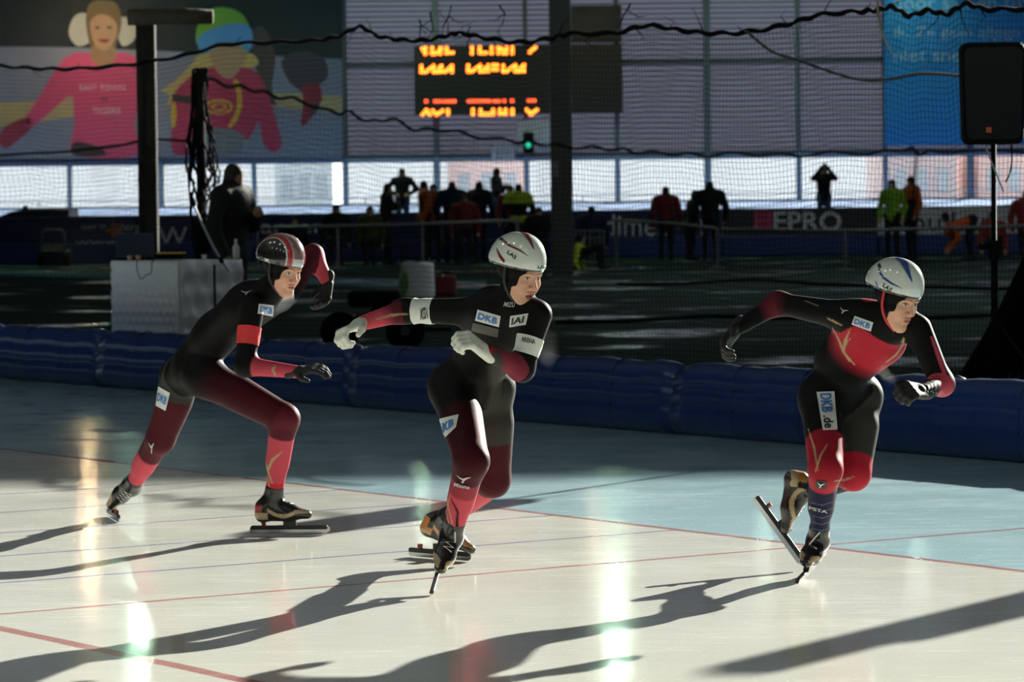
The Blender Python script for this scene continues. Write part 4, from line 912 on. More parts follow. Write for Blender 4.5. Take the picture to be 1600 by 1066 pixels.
def helmet(parent,fr,base,paintjob,rimc=BLACK,texts=(),name='helmet',straps=(.02,.02,.02)):
    o,f,s,u=fr; nu,nv=220,90; c=(0,-.012,.052); V=np.zeros((nv+1,nu,3)); 
    for j in range(nv+1):
        ph=(j/nv)*math.radians(101)
        for i in range(nu):
            th=2*math.pi*i/nu; ct,st=math.cos(th),math.sin(th)
            ay=.118 if ct>0 else .150; ax=.098*(1-.10*max(-ct,0)); az=.118
            sp=math.sin(ph)**.92; x=ax*sp*st; y=ay*sp*ct; z=az*math.cos(ph)
            if ph>math.pi/2: z=-(ph-math.pi/2)*.10; x*=1-.12*(ph-math.pi/2); y*=1-.10*(ph-math.pi/2)
            z+= -.010*max(-ct,0)*math.sin(ph)+.004*max(ct,0)*math.sin(ph)
            V[j,i]=(c[0]+x,c[1]+y,c[2]-.004+z)
    loc=V.reshape(-1,3); W=A(o)+loc[:,:1]*A(s)+loc[:,1:2]*A(f)+loc[:,2:3]*A(u)
    inner=A(o)+(loc[-nu:]*A((.93,.93,1)))[:,:1]*A(s)+(loc[-nu:]*A((.93,.93,1)))[:,1:2]*A(f)+(loc[-nu:,2:3]+.012)*A(u)
    top=np.vstack([W,inner]); F=[]
    for j in range(nv+1):
        for i in range(nu): F.append((j*nu+i,j*nu+(i+1)%nu,(j+1)*nu+(i+1)%nu,(j+1)*nu+i))
    F=np.array(F)[:,::-1]; col=np.tile(A(base),(len(top),1)); col[(nv-4)*nu:]=rimc
    bv=bvh_of(top,F)
    paintjob(top,col,bv,loc)
    h=npmesh(name,top,F,HELM,parent,col)
    for q,tx,m in texts: patch('print',bv,q,h,None,tx,m,th=1,tw=1,off=.0006)
    # chin straps
    for sx in(-1,1):
        pts=[o+s*(sx*.082)+f*.0+u*.035,o+s*(sx*.078)+f*.008-u*.03,o+s*(sx*.052)+f*.03-u*.085,o+s*(sx*.012)+f*.052-u*.118]
        build('strap',MB().tube(crs(pts,4,False),.006,6),mat('strap_%d'%int(straps[0]*99),straps,.6),h,True)
    return h

# ================================================================== spectators and staff
def person(label,head,d,hgt=1.75,zfloor=0.0,jacket=(.012,.012,.014),trousers=(.012,.012,.015),cap=(.01,.009,.008),skin=(.50,.30,.22),pose='stand',face=(0,-1),lean=0.0,bulk=1.0,group=None,voxel=.024,extra=None,arms=None,legs=.09,hipz=None):
    bulk*=1.12
    """head: pixel of the top of the head; the feet stand on zfloor below it"""
    top=P(head[0],head[1],d); f=Vector((face[0],face[1],0)).normalized(); s=Vector((-f.y,f.x,0)); h=hgt
    base=Vector((top.x,top.y,zfloor))-f*lean*.5
    sit = pose=='sit'
    Ht=top.z-zfloor                         # real height of the head top in this pose
    hd=.235*h/1.75; neck=Ht-hd*.95; sh=neck-.06; hip=sh-.50*h/1.75; hip=hipz if hipz else max(hip,.32)
    C=lambda a,b,z: A(base+f*a+s*b+Vector((0,0,z)))
    ln=lean; pr=[]
    pr.append(Prim(C(ln,0,Ht-hd*.62),C(ln+.015,0,Ht-hd*.42),.078,.085,'head'))
    pr.append(Prim(C(ln+.05,0,Ht-hd*.55),C(ln+.06,0,Ht-hd*.72),.055,.045,'face')); pr.append(Prim(C(ln*.9,0,neck-.04),C(ln,0,Ht-hd*.6),.055,.05,'neck'))
    pr.append(Prim(C(0,0,hip),C(ln*.75,0,sh-.10),.135*bulk,.165*bulk,'torso',side=s,flat=.72)); pr.append(Prim(C(ln*.8,-.14*bulk,sh-.02),C(ln*.8,.14*bulk,sh-.02),.075*bulk,.075*bulk,'torso'))
    pr.append(Prim(C(-.02,-.07,hip),C(-.02,.07,hip),.115,.115,'hips'))
    for sx in(-1,1):
        if sit:
            k=C(.42,sx*.10,max(hip,.45)); pr+= [Prim(C(0,sx*.09,hip),k,.09,.065,'leg'),Prim(k,C(.45,sx*.10,.08),.06,.045,'leg'),Prim(C(.45,sx*.1,.05),C(.60,sx*.11,.04),.045,.035,'shoe')]
        else:
            k=C(.02,sx*(legs+.01),hip*.52); pr+= [Prim(C(0,sx*.085,hip),k,.095,.065,'leg'),Prim(k,C(-.01,sx*(legs+.02),.09),.06,.045,'leg'),Prim(C(-.02,sx*(legs+.02),.05),C(.15,sx*(legs+.04),.04),.045,.035,'shoe')]
        S=C(ln*.8,sx*.185*bulk,sh-.03); mode=(arms or {}).get(sx,'down')
        if mode=='down': e=C(ln*.4-.02,sx*.25*bulk,sh-.32); w_=C(ln*.3+.08,sx*.23*bulk,sh-.56)
        elif mode=='akimbo': e=C(-.02,sx*.36,sh-.24); w_=C(.10,sx*.17,sh-.36)
        elif mode=='up': e=C(.16,sx*.27,sh-.06); w_=C(.22,sx*.07,sh+.20)
        elif mode=='fold': e=C(.08,sx*.24,sh-.30); w_=C(.24,sx*.04,sh-.20)
        else: e=C(.30,sx*.20,sh-.28); w_=C(.45,sx*.12,sh-.50)
        pr+= [Prim(S,e,.062*bulk,.052*bulk,'arm'),Prim(e,w_,.052*bulk,.042*bulk,'arm'),Prim(w_,A(w_)+.10*(A(w_)-A(e))/np.linalg.norm(A(w_)-A(e)),.038,.036,'hand')]
    V,F=sdf_mesh(pr,voxel,.05); V=smooth_verts(V,F,1); idx,_=nearest(pr,V); tg=np.array([p.tag for p in pr])[idx]; col=np.tile(A(jacket),(len(V),1))
    col[np.isin(tg,('leg','hips'))]=trousers; col[np.isin(tg,('head',))]=cap; col[np.isin(tg,('face','neck','hand'))]=skin; col[tg=='shoe']=A((.02,.02,.02))
    if extra: extra(V,col,tg,base,Ht)
    o=npmesh('person',V,F,PERSONM,None,col,loc=base); tag(o,label,'person',group); return o
# ================================================================== the three skaters
def body(prims,voxel,stops,head,it=1):
    V,F=sdf_mesh(prims,voxel,.045); V=smooth_verts(V,F,it); idx,_=nearest(prims,V); col=np.tile(BLACK,(len(V),1))
    first={}
    for p in prims: first.setdefault(p.tag,p)
    for i,p in enumerate(prims):
        mk=idx==i; q=first[p.tag]
        if mk.any() and p.tag in stops: col[mk]=ramp(seg_t(V[mk],q.a,q.b),stops[p.tag])
    return V,F,col
def limbs(J,w=1.0):
    pv,wa,ch,nk=J['pelvis'],J['waist'],J['chest'],J['neck']; S=J['shR']-J['shL']; H=J['hipR']-J['hipL']; pr=[]
    pr+= [Prim(J['hipL'],J['hipR'],.088*w,.088*w,'hips'),Prim(pv,wa,.122*w,.118*w,'abdomen',side=H,flat=.80),Prim(wa,ch,.122*w,.150*w,'chest',side=S,flat=.74),
          Prim(J['shL']*.8+J['shR']*.2,J['shR']*.8+J['shL']*.2,.072*w,.072*w,'yoke'),Prim(ch,nk,.085*w,.055*w,'neck'),Prim(nk,J['head'],.056,.056,'hood')]
    for k in('L','R'):
        pr+= [Prim(J['sh'+k],J['el'+k],.058*w,.044*w,'upper'+k),Prim(J['el'+k],J['wr'+k],.044*w,.030*w,'fore'+k)]
        hp,kn,an=J['hip'+k],J['kn'+k],J['an'+k]
        back=J.get('back',Vector((0,1,0)))
        pr+= [Prim(hp,kn,.089*w,.060*w,'thigh'+k),Prim(hp*.6+kn*.4+J['fwd']*.012,kn*.95+hp*.05,.074*w,.058*w,'thigh'+k),Prim(hp+J['bk']*.05,hp*.75+kn*.25+J['bk']*.03,0.074*w,.064*w,'hips'),
              Prim(kn,an,.055*w,.038*w,'shin'+k),Prim(kn*.82+an*.18+J['bk']*.018,kn*.48+an*.52+J['bk']*.014,.046*w,.044*w,'shin'+k)]
    return pr
def joints(d): return {k:(P(*v) if len(v)==3 and k not in('fwd','bk') else Vector(v)) for k,v in d.items()}
blueprint=mat('patch_blue',(.03,.16,.55),.6); whitepatch=mat('patch_white',(.62,.66,.64),.6,noise=.03); silver=mat('print_silver',(.45,.45,.44),.4); inkm=mat('print_black',(.012,.012,.012),.5)
boot_pal={'base':BLACK,'stripe':A((.42,.32,.18)),'heel':A((.30,.03,.03))}
def armband(parent,bvh_prims,a,b,t0,t1,rad,m,text=None,tm=None,bv=None,q=None):
    a,b=Vector(a),Vector(b); p0=a+(b-a)*t0; p1=a+(b-a)*t1; ax=(p1-p0).normalized(); mb=MB(); n=28; ref=Vector((0,0,1)) if abs(ax.z)<.9 else Vector((1,0,0)); u=ax.cross(ref).normalized(); v=ax.cross(u); rings=[]
    tree=bvh_prims
    for j in range(9):
        c=p0+(p1-p0)*j/8
        for i in range(n):
            dr=u*math.cos(2*math.pi*i/n)+v*math.sin(2*math.pi*i/n); h=tree.ray_cast(c+dr*.16,-dr); r=(h[0]-c).length if h[0] is not None else rad; r=min(r,rad*1.35)
            rings.append(c+dr*(r+.0035+.0012*math.sin(i*1.7+j)))
    mb.add(rings,[(j*n+i,j*n+(i+1)%n,(j+1)*n+(i+1)%n,(j+1)*n+i) for j in range(8) for i in range(n)])
    o=build('armband',mb,m,parent,True)
    if q and text: patch('print',bvh_of(mb.v,mb.f),q,o,None,text,tm,th=1,tw=1,off=.001)
    return o

# ---------------------------------------------------------------- skater with the dark red and black helmet (side view)
J=joints(dict(pelvis=(303,568,17.0),waist=(338,522,16.9),chest=(388,478,16.75),neck=(424,452,16.62),head=(440,438,16.6),
  shR=(394,478,16.52),elR=(383,572,16.45),wrR=(462,581,16.35), shL=(446,462,17.0),elL=(489,398,17.25),wrL=(512,441,17.2),
  hipR=(322,590,16.85),knR=(446,655,16.65),anR=(426,783,16.78), hipL=(286,588,17.12),knL=(250,688,17.22),anL=(204,763,17.50),fwd=(.56,-.8,.2),bk=(-.7,.5,.1)))
pr=limbs(J,1.0)
T1={'chest':[(0,BLACK),(1,BLACK)],'upperR':[(0,BLACK),(1,BLACK)],'foreR':[(0,BLACK),(.18,BLACK),(.20,PINK*.8),(.95,PINK),(1,PINK)],'upperL':[(0,BLACK),(1,MAROON)],'foreL':[(0,MAROON),(.35,PINK),(1,PINK)],
 'thighR':[(0,BLACK),(.25,MAROON*.35),(.95,MAROON*.6),(1,MAROON)],'shinR':[(0,MAROON*.7),(.20,MAROON*.8),(.22,PINK),(.74,PINK),(.76,RED),(1,RED)],
 'thighL':[(0,DGREY*.5),(.30,DGREY*.5),(.32,MAROON*.7),(1,MAROON*.7)],'shinL':[(0,MAROON*.7),(.30,MAROON*.7),(.34,PINK),(.9,PINK),(1,RED)],'hood':[(0,BLACK),(1,BLACK)]}
V,F,col=body(pr,.0062,T1,None)
bv=bvh_of(V,F); sk=lambda pl,w,c,s=.4: paint(V,col,bv,pl,w,c,s)

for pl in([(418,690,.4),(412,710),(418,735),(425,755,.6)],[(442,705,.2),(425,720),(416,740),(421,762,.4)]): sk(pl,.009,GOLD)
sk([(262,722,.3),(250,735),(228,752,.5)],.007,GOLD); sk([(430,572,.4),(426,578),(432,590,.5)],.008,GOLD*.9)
hf,hu=(.70,-.66,-.26),(.18,-.1,1); ho=P(459,428.5,16.5)-Vector(hf).normalized()*.085
HV,HF,HC,hfr=head_mesh(ho,hf,hu,seed=1,browc=(.25,.14,.08)); hb=bvh_of(HV,HF); paint(HV,HC,hb,[(411,430),(413,442),(418,452)],.012,PINK*.5)
nb=len(V); r=npmesh('person',np.vstack([V,HV]),np.vstack([F,HF+nb]),SUIT,None,np.vstack([col,HC]),loc=(J['pelvis'].x,J['pelvis'].y,0)); tag(r,'speed skater in black suit with a dark red striped helmet and red armband striding low','person')
def pj(top,col,bv,loc):
    col[(loc[:,0] if False else np.r_[loc[:,0],loc[-220:,0]])<9]=A((.012,.012,.013)); x=np.r_[loc[:,0],loc[-220:,0]]; a=np.abs(x)
    col[(a<.062)]=A((.42,.42,.41)); col[(a<.056)]=A((.36,.02,.025)); col[(a<.036)]=A((.42,.42,.41)); y=np.r_[loc[:,1],loc[-220:,1]]; z=np.r_[loc[:,2],loc[-220:,2]]
    ms=(a<.031); ck=((np.floor(x/.0045)+np.floor((y-z)/.0045))%2==0); col[ms]=A((.16,.02,.025)); col[ms&ck]=A((.30,.28,.27)); col[ms&(y>.06)&(z<.075)]=A((.55,.55,.53)); col[-(5*220):]=BLACK
helmet(r,hfr,BLACK,pj,texts=[([(408,401),(421,405),(423,413),(409,409)],'LAS',whitepatch)])
glove(r,J['wrR'],P(500,574,16.3)-J['wrR'],(0.1,.3,-1),-1,BLACK,None,.35,1.0)
glove(r,J['wrL'],P(506,480,17.15)-J['wrL'],(-.6,-.6,-.2),1,BLACK,None,.5,1.0)
armband(r,bv,J['shR'],J['elR'],.36,.66,.05,mat('band_red',(.62,.03,.035),.55))
patch('chest_patch',bv,[(404,475),(427,477),(426,494),(402,490)],r,whitepatch,'DKB',blueprint)
patch('thigh_patch',bv,[(248,604),(266,614),(259,642),(244,634)],r,whitepatch,'DKB',blueprint,th=.4)
patch('shoulder_print',bv,[(377,455),(396,455),(396,463),(377,463)],r,None,'M',silver,th=1,tw=1,tname='maker_mark'); patch('knee_print',bv,[(233,690),(242,690),(243,708),(234,708)],r,None,'M',silver,th=1,tw=1,tname='maker_mark')
skate(r,J['anR'],(1,-.06,-.0),(0,0,1),boot_pal,knee=J['knR']); tp=P(166,806,17.55); skate(r,J['anL'],tp-J['anL'],(.45,-.85,.2),boot_pal,knee=J['knL'],blade=(Vector((tp.x+.02,tp.y+.12,.04)),(-.25,.95,0),(0,0,1)))

# ---------------------------------------------------------------- skater with the white helmet and white gloves (middle)
J=joints(dict(pelvis=(738,588,14.55),waist=(758,548,14.45),chest=(786,500,14.28),neck=(806,470,14.18),head=(806,447,14.16),
  shR=(742,487,14.34),elR=(632,486,14.44),wrR=(566,505,14.40), shL=(840,492,14.10),elL=(815,577,14.06),wrL=(757,549,13.92),
  hipR=(708,606,14.50),knR=(737,722,14.12),anR=(707,836,14.34), hipL=(768,606,14.62),knL=(771,752,14.72),anL=(694,812,15.40),fwd=(.5,-.85,.1),bk=(-.4,.8,.1)))
pr=limbs(J,1.0)
T2={'chest':[(0,BLACK),(1,BLACK)],'upperR':[(0,BLACK),(1,BLACK)],'foreR':[(0,MAROON*.5),(.3,MAROON),(.6,PINK),(1,PINK)],'upperL':[(0,BLACK),(1,BLACK)],'foreL':[(0,MAROON*1.5),(.5,MAROON*2.0),(1,RED*.5)],
 'thighR':[(0,BLACK),(.35,BLACK),(.5,MAROON*.35),(1,MAROON*.5)],'shinR':[(0,MAROON*.6),(.22,MAROON*.6),(.24,PINK*.55),(.40,PINK*.55),(.42,PINK),(.80,PINK),(.815,BLACK),(1,BLACK)],
 'thighL':[(0,DGREY*.45),(.55,DGREY*.55),(.57,MAROON*.55),(1,MAROON*.6)],'shinL':[(0,MAROON*.6),(.10,MAROON*.8),(.12,PINK),(.6,PINK),(.62,BLACK),(1,BLACK)],'abdomen':[(0,BLACK),(1,BLACK)]}
V,F,col=body(pr,.0058,T2,None); bv=bvh_of(V,F); sk=lambda pl,w,c,s=.4: paint(V,col,bv,pl,w,c,s)
sk([(775,560),(778,600),(772,640)],.045,DGREY*.55,.6); sk([(741,645),(747,670),(746,690)],.008,MAROON*2)
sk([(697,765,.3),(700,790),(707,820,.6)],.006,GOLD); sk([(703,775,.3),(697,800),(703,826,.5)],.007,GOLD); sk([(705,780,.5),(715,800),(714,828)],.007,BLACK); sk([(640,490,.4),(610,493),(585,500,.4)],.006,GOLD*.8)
hf,hu=(.66,-.70,-.24),(.12,-.05,1); ho=P(833,437,14.08)-Vector(hf).normalized()*.085
HV,HF,HC,hfr=head_mesh(ho,hf,hu,seed=2,mouth=.010,browc=(.30,.19,.11)); hb=bvh_of(HV,HF)
nb=len(V); r=npmesh('person',np.vstack([V,HV]),np.vstack([F,HF+nb]),SUIT,None,np.vstack([col,HC]),loc=(J['pelvis'].x,J['pelvis'].y,0)); tag(r,'speed skater in black suit with white gloves, white armbands and red striped white helmet','person')
def pj(top,col,bv,loc):
    D=A((.16,.012,.02)); pt=lambda pl,w,c=D: paint(top,col,bv,pl,w*1.35,c,.5)
    pt([(812,360,1),(822,366,1),(828,375,.7),(834,389,.2)],.013); pt([(826,361,.8),(838,367,.7),(846,376,.5),(848,384,.2)],.007); pt([(783,373,1),(795,383,.9),(812,391,.7),(825,400,.2)],.006); pt([(776,389,.5),(781,400,1),(787,408,1)],.007); pt([(781,372,1),(784,374,.8)],.008,BLACK)
helmet(r,hfr,(.62,.66,.62),pj,texts=[([(795,391),(808,401),(805,406),(792,396)],'LAS',inkm),([(840,415),(853,415),(853,420),(840,420)],'LAS',inkm)])
gl=A((.62,.64,.58))
glove(r,J['wrR'],P(536,518,14.34)-J['wrR'],(-.1,-.4,-1),1,gl,None,.9,1.08,cuff=gl*.95); glove(r,J['wrL'],P(722,522,13.82)-J['wrL'],(-.3,.5,-.6),-1,gl,None,.95,1.08,cuff=gl*.95)
wb=mat('band_white',(.66,.70,.66),.6); armband(r,bv,J['shR'],J['elR'],.58,.86,.048,wb,'MSSN',inkm,bv,[(657,482),(669,480),(669,498),(657,500)]); armband(r,bv,J['shL'],J['elL'],.42,.74,.05,wb,'ARENA',inkm,bv,[(815,526),(836,530),(836,538),(815,534)])
patch('chest_patch',bv,[(747,484),(783,494),(780,511),(743,501)],r,whitepatch,'DKB',blueprint); patch('round_patch',bv,[(798,494),(826,490),(822,508),(796,511)],r,whitepatch,'IAI',inkm,th=.6,tw=.7)
patch('grey_pocket',bv,[(740,504),(780,514),(778,527),(737,517)],r,mat('pocket_grey',(.045,.045,.042),.5)); patch('thigh_patch',bv,[(686,655),(717,648),(713,668),(690,690)],r,whitepatch,'KB',blueprint,th=.5,tw=.6)
patch('shoulder_print',bv,[(716,460),(731,464),(726,476),(713,474)],r,None,'M',silver,th=1,tw=1,tname='maker_mark'); patch('collar_print',bv,[(790,472),(806,473),(805,481),(788,479)],r,None,'MIZU',silver,th=1,tw=1,tname='maker_mark')
patch('knee_print',bv,[(713,741),(738,743),(737,755),(713,753)],r,None,'M',silver,th=1,tw=.9,tname='maker_mark'); patch('knee_word',bv,[(712,753),(734,757),(733,763),(711,759)],r,None,'Mizuno',silver,th=1,tw=1,tname='maker_word')
skate(r,J['anR'],(-.14,-.86,-.42),(.38,-.3,.86),boot_pal,knee=J['knR'])
p0,p1=G(613,868),G(752,880); bfd=(p1-p0).normalized(); mid=(p0*.45+p1*.55)+Vector((0,0,.042)); skate(r,J['anL'],(.84,-.28,-.40),(.38,-.05,.92),dict(boot_pal,heel=A((.55,.22,.05)),stripe=A((.45,.24,.10))),blade=(mid,bfd,(0,0,1)),knee=J['knL'])

# ---------------------------------------------------------------- skater with the blue striped white helmet (right)
J=joints(dict(pelvis=(1314,604,14.80),waist=(1318,568,14.72),chest=(1364,522,14.52),neck=(1398,492,14.40),head=(1402,484,14.38),
  shR=(1302,490,14.56),elR=(1216,474,14.72),wrR=(1150,514,14.66), shL=(1434,514,14.34),elL=(1472,600,14.30),wrL=(1441,612,14.10),
  hipR=(1285,622,14.72),knR=(1290,736,14.42),anR=(1279,842,14.70), hipL=(1344,620,14.84),knL=(1334,742,14.66),anL=(1258,768,15.04),fwd=(.5,-.85,.1),bk=(-.4,.8,.1)))
pr=limbs(J,.97)
NAVY=A((.014,.016,.040)); CR=A((.42,.022,.04))
T3={'chest':[(0,BLACK),(.30,BLACK),(.52,CR*.45),(.70,CR),(1,CR)],'upperR':[(0,BLACK),(.75,BLACK),(1,MAROON)],'foreR':[(0,MAROON),(.3,MAROON),(.5,BLACK),(1,BLACK)],'upperL':[(0,BLACK),(1,BLACK)],'foreL':[(0,PINK),(.5,PINK),(.55,BLACK),(1,BLACK)],
 'thighR':[(0,BLACK),(.60,BLACK),(.62,CR*.6),(1,CR*.8)],'shinR':[(0,CR*.8),(.18,CR),(.20,NAVY),(1,NAVY)],'thighL':[(0,DGREY*.5),(.80,DGREY*.6),(.82,CR),(1,CR)],'shinL':[(0,CR),(.08,CR),(.12,NAVY),(1,NAVY)]}
V,F,col=body(pr,.0058,T3,None); _q=V-A(J['chest']); col[(_q@A(J['bk'])>.015)&(_q[:,2]>.02)&(np.linalg.norm(V-A(J['chest']),axis=1)<.26)]=BLACK; bv=bvh_of(V,F); sk=lambda pl,w,c,s=.4: paint(V,col,bv,pl,w,c,s)
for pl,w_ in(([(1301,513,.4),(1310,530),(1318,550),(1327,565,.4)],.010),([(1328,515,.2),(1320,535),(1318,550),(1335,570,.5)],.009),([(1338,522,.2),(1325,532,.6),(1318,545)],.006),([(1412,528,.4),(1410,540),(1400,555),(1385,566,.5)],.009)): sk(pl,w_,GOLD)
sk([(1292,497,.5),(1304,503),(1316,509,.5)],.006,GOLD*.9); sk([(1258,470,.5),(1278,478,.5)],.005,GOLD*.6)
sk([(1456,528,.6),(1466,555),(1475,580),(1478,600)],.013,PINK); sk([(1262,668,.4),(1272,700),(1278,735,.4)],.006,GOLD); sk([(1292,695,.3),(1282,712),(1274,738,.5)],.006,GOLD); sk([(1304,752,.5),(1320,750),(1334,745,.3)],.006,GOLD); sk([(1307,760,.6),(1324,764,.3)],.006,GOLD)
for i in range(5): sk([(1265,785+10*i),(1284,790+10*i),(1300,785+10*i)],.0035,A((.09,.10,.22)))
hf,hu=(.64,-.70,-.30),(.16,-.05,1); ho=P(1423,478,14.28)-Vector(hf).normalized()*.085
HV,HF,HC,hfr=head_mesh(ho,hf,hu,seed=3,browc=(.24,.14,.08)); hb=bvh_of(HV,HF)
nb=len(V); r=npmesh('person',np.vstack([V,HV]),np.vstack([F,HF+nb]),SUIT,None,np.vstack([col,HC]),loc=(J['pelvis'].x,J['pelvis'].y,0)); tag(r,'speed skater in black and red suit with black gloves and blue striped white helmet','person')
def pj(top,col,bv,loc):
    D=A((.02,.05,.26)); pt=lambda pl,w,c=D: paint(top,col,bv,pl,w*1.35,c,.5)
    pt([(1402,401,1),(1412,409,1.2),(1417,420,.8),(1425,440,.15)],.015); pt([(1416,402,.9),(1430,410,.8),(1438,422,.5),(1442,434,.15)],.009); pt([(1373,422,.9),(1379,433,.9),(1393,443,.7),(1412,452,.15)],.006); pt([(1368,440,.4),(1374,455,.9),(1382,463,.7)],.007,D*1.6); pt([(1373,413,1),(1375,418,.9)],.008,BLACK)
helmet(r,hfr,(.62,.66,.63),pj,texts=[([(1382,442),(1395,452),(1391,458),(1379,448)],'LAS',inkm),([(1432,466),(1446,464),(1446,470),(1432,472)],'LAS',mat('print_grey',(.25,.26,.26),.5))],straps=(.55,.03,.04))
glove(r,J['wrR'],P(1128,545,14.60)-J['wrR'],(.3,-.5,-.5),1,BLACK,None,.6,1.05); glove(r,J['wrL'],P(1404,606,13.92)-J['wrL'],(-.3,.6,-.6),-1,BLACK,None,.9,1.05)
for i in range(3):
    c_=J['wrL']*(1-.16*i)+J['elL']*.16*i; ax=(J['elL']-J['wrL']).normalized(); armband(r,bv,J['wrL'],J['elL'],.06+.14*i,.11+.14*i,.04,mat('cuff_fold',(.006,.006,.0065),.45))
patch('chest_patch',bv,[(1336,494),(1365,504),(1361,518),(1331,507)],r,whitepatch,'DKB',blueprint)
o=patch('thigh_patch',bv,[(1303,612),(1308,672),(1286,673),(1276,613)],r,whitepatch)
patch('thigh_patch_word',bv,[(1302,614),(1305,647),(1281,648),(1277,615)],r if o is None else o,None,'DKB',blueprint,th=.66,tw=.9); patch('thigh_patch_suffix',bv,[(1305,649),(1307,671),(1284,672),(1281,650)],r if o is None else o,None,'.de',inkm,th=.60,tw=.9)
patch('shoulder_print',bv,[(1312,480),(1330,486),(1326,494),(1309,488)],r,None,'M',silver,th=1,tw=.8,tname='maker_mark')
ko=patch('knee_badge',bv,[(1276,750),(1292,752),(1290,764),(1274,762)],r,inkm,'M',whitepatch,th=.7,tw=.7); patch('sock_print',bv,[(1266,790),(1292,796),(1292,801),(1266,795)],r,None,'PSTA',silver,th=1,tw=1)
skate(r,J['anR'],(-.30,-.94,-.12),(.26,-.1,.95),boot_pal,knee=J['knR']); pv=P(1243,846,15.02); tip0,tip1=P(1182,768,15.18),P(1250,862,15.0)
skate(r,J['anL'],(-.14,.06,-.98),(.92,.30,-.1),dict(boot_pal,heel=A((.55,.22,.05))),blade=(tip0+(tip1-tip0)*.62,(tip1-tip0),(.85,-.1,.5)),knee=J['knL'])
# ================================================================== people around the infield
DK=(.008,.008,.010); OR=(.42,.085,.015); GRN=(.16,.34,.02); HV=(.40,.55,.03); NV=(.012,.018,.05); DR=(.18,.022,.02); JN=(.05,.10,.26)
bn=thing('bench','long low dark bench under the seated crowd before the navy boards','bench',(P(680,400,78.3).x,78.3,0))
xa_,xb_=P(505,400,78.3).x,P(865,400,78.3).x; build('seat',MB().bbox(xa_,xb_,78.1,78.5,.40,.45),wood,bn)
for i in range(7): x=xa_+.15+(xb_-xa_-.3)*i/6; build('leg',MB().bbox(x-.03,x+.03,78.15,78.45,0,.40),wood,bn)
def backpack(colr):
    def fn(V,col,tg,base,Ht):
        z=V[:,2]-base.z; col[(tg=='torso')&(z<Ht*.72)&(V[:,1]<base.y-.02)]=colr
    return fn
person('dark haired spectator hunched on the bench at its end nearest the red striped skater',(525,318),78.0,jacket=DK,cap=(.02,.012,.008),pose='sit',bulk=1.1)
person('spectator in black and yellow jacket with a ponytail seated behind the railing',(578,321),78.0,jacket=(.05,.07,.01),cap=(.012,.009,.007),pose='sit')
person('slim spectator in dark clothes standing close beside the man with arms akimbo',(604,285),78.6,jacket=DK,cap=(.03,.018,.012),face=(1,-.3),arms={1:'fold'},pose='stand')
person('man in a dark sweater and blue jeans standing on the walkway with elbows out',(628,262),87,zfloor=.45,jacket=(.018,.018,.022),trousers=JN,cap=(.015,.012,.01),arms={-1:'akimbo',1:'akimbo'},skin=(.50,.30,.22))
person('spectator in a bright orange jacket turned sideways in the seated crowd',(663,281),79.4,jacket=OR,cap=DK,face=(-1,-.2),bulk=1.15)
person('spectator with dark hair half hidden behind the orange jacketed spectator',(677,286),80.6,jacket=(.36,.07,.015),cap=(.012,.01,.01))
person('broad spectator in a navy jacket with back turned in the crowd',(706,282),79.0,jacket=NV,cap=(.05,.04,.02),bulk=1.25,face=(0,1))
person('crouched spectator in a dark red coat on the bench between two navy jackets',(726,302),77.8,jacket=DR,cap=(.05,.015,.01),pose='sit',bulk=1.1)
person('hooded spectator in a dark blue coat standing behind the bench',(748,282),80.3,jacket=(.010,.012,.025),cap=(.010,.012,.02),bulk=1.2,face=(.6,1))
person('man in black top and jeans standing on the walkway holding a camera',(775,261),87,zfloor=.45,jacket=(.014,.014,.02),trousers=JN,cap=DK,face=(1,-.35),arms={-1:'fold',1:'fold'},skin=(.5,.22,.2))
person('spectator in dark red behind the yellow hi-vis steward',(797,288),80.9,jacket=DR,cap=DK)
def hivis(V,col,tg,base,Ht):
    z=V[:,2]-base.z; m_=np.isin(tg,('torso','arm'))&(z>Ht*.74); col[m_]=HV; col[np.isin(tg,('hips',))]=A(HV)
person('steward in a black jacket with yellow hi-vis shoulders beside the crowd',(810,286),79.4,jacket=DK,cap=DK,bulk=1.15,face=(0,1),extra=hivis)
person('dark clad spectator bending low on the bench next to the hall column',(842,322),78.0,jacket=DK,cap=(.03,.02,.02),pose='sit',bulk=1.2)
person('lone spectator in a dark cap sitting low before the navy board',(460,336),78.4,jacket=DK,cap=DK,pose='sit')
person('man in navy sitting with back turned behind the wire fence panel',(924,321),78.5,jacket=NV,cap=DK,pose='sit',face=(0,1),bulk=1.2)
person('person in a bright hi-vis vest crouching at the foot of the hall column',(905,365),71.5,jacket=HV,trousers=DK,cap=DK,pose='sit',hgt=1.5,face=(1,-.3),bulk=.8)
person('spectator in a long dark red coat standing beyond the grey railing',(1040,290),78.2,jacket=(.13,.018,.015),cap=(.05,.02,.01),bulk=1.1,face=(0,1))
person('stooping spectator in black leaning against the tall man in black',(1081,296),79,jacket=DK,cap=DK,lean=.12,face=(.8,.3))
person('tall man in a black winter jacket standing with back turned by the railing',(1109,282),78,jacket=(.006,.006,.007),cap=(.006,.006,.006),bulk=1.25,face=(0,1),legs=.1)
person('man in a black T-shirt and jeans raising a phone in front of the window',(1287,257),87,zfloor=.45,jacket=(.010,.010,.012),trousers=(.05,.09,.2),cap=(.06,.04,.03),arms={-1:'up',1:'up'},skin=(.50,.30,.22))
person('athlete in a bright green jacket with long dark hair standing by the white board',(1394,279),76,jacket=GRN,cap=(.035,.02,.014),trousers=DK,face=(-.5,-1))
person('athlete in an orange jacket and dark cap holding a bulky black bag',(1424,274),76.5,jacket=OR,cap=DK,trousers=DK,face=(-.8,-.4),extra=backpack(DK),bulk=1.05)
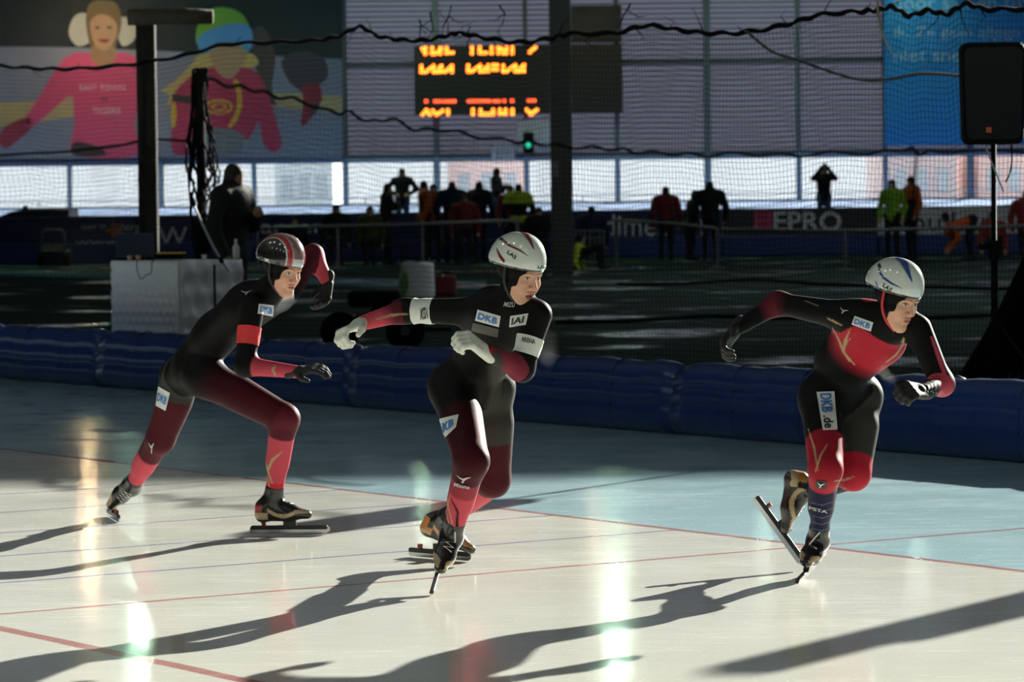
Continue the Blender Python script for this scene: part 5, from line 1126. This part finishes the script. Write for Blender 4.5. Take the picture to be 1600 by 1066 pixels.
person('athlete in an orange jacket stooping low before the white board',(1497,330),75,jacket=(.48,.09,.02),cap=(.012,.010,.01),pose='stand',lean=.52,hipz=.86,face=(-1,-.1),bulk=1.05,arms={-1:'reach',1:'reach'})
person('seated spectator in dull red beside the stooping orange athlete',(1551,328),76,jacket=(.24,.04,.03),cap=(.02,.012,.01),pose='sit')
person('spectator in a red coat standing at the right end of the white board',(1603,296),76,jacket=(.22,.02,.02),cap=(.03,.012,.01),bulk=1.15)
def coat(V,col,tg,base,Ht):
    z=V[:,2]-base.z; col[(tg=='leg')&(z>.62)]=A((.016,.016,.017)); m_=(tg=='neck'); col[m_]=A((.10,.012,.012))
person('man in a long black winter coat and dark beanie standing behind the tufted counter',(362,252),33.6,hgt=1.86,jacket=(.016,.016,.017),trousers=(.012,.012,.013),cap=(.035,.034,.028),skin=(.45,.26,.18),face=(.9,-.42),bulk=1.18,voxel=.013,extra=coat,arms={-1:'down',1:'fold'})
# ---- breath hanging in the cold air
def mist(p,r,label,dens):
    bm=bmesh.new(); bmesh.ops.create_icosphere(bm,subdivisions=3,radius=1.0)
    for v in bm.verts: v.co=Vector((v.co.x*r[0],v.co.y*r[1],v.co.z*r[2]))*(1+.15*math.sin(v.co.x*5+v.co.z*4))
    me=bpy.data.meshes.new('breath_mist'); bm.to_mesh(me); bm.free()
    m=bpy.data.materials.new('mist'); m.use_nodes=True; nt=m.node_tree; nt.nodes.remove(nt.nodes['Principled BSDF'])
    vs=nt.nodes.new('ShaderNodeVolumeScatter'); vs.inputs['Anisotropy'].default_value=.5; tc=nt.nodes.new('ShaderNodeTexCoord'); nz=nt.nodes.new('ShaderNodeTexNoise'); nz.inputs['Scale'].default_value=9; nz.inputs['Detail'].default_value=3
    gr=nt.nodes.new('ShaderNodeTexGradient'); gr.gradient_type='SPHERICAL'; mp=nt.nodes.new('ShaderNodeMapping'); mp.inputs['Scale'].default_value=tuple(1/v for v in r)
    nt.links.new(tc.outputs['Object'],nz.inputs['Vector']); nt.links.new(tc.outputs['Object'],mp.inputs['Vector']); nt.links.new(mp.outputs[0],gr.inputs['Vector'])
    mr=nt.nodes.new('ShaderNodeMapRange'); mr.inputs[1].default_value=.42; mr.inputs[2].default_value=.75; mr.inputs[3].default_value=0; mr.inputs[4].default_value=dens; nt.links.new(nz.outputs['Fac'],mr.inputs[0])
    mu=nt.nodes.new('ShaderNodeMath'); mu.operation='MULTIPLY'; nt.links.new(mr.outputs[0],mu.inputs[0]); nt.links.new(gr.outputs['Fac'],mu.inputs[1]); nt.links.new(mu.outputs[0],vs.inputs['Density']); nt.links.new(vs.outputs[0],nt.nodes['Material Output'].inputs['Volume'])
    o=link('breath_mist',me,m); o.location=p; o['kind']='stuff'; o['label']=label; o['category']='mist'
mist(P(1400,572,14.15),(.085,.07,.075),'faint puff of breath drifting below the chin of the blue striped helmet skater',4)
mist(P(857,545,14.2),(.05,.05,.09),'faint puff of breath beside the elbow of the white gloved skater',1.6)
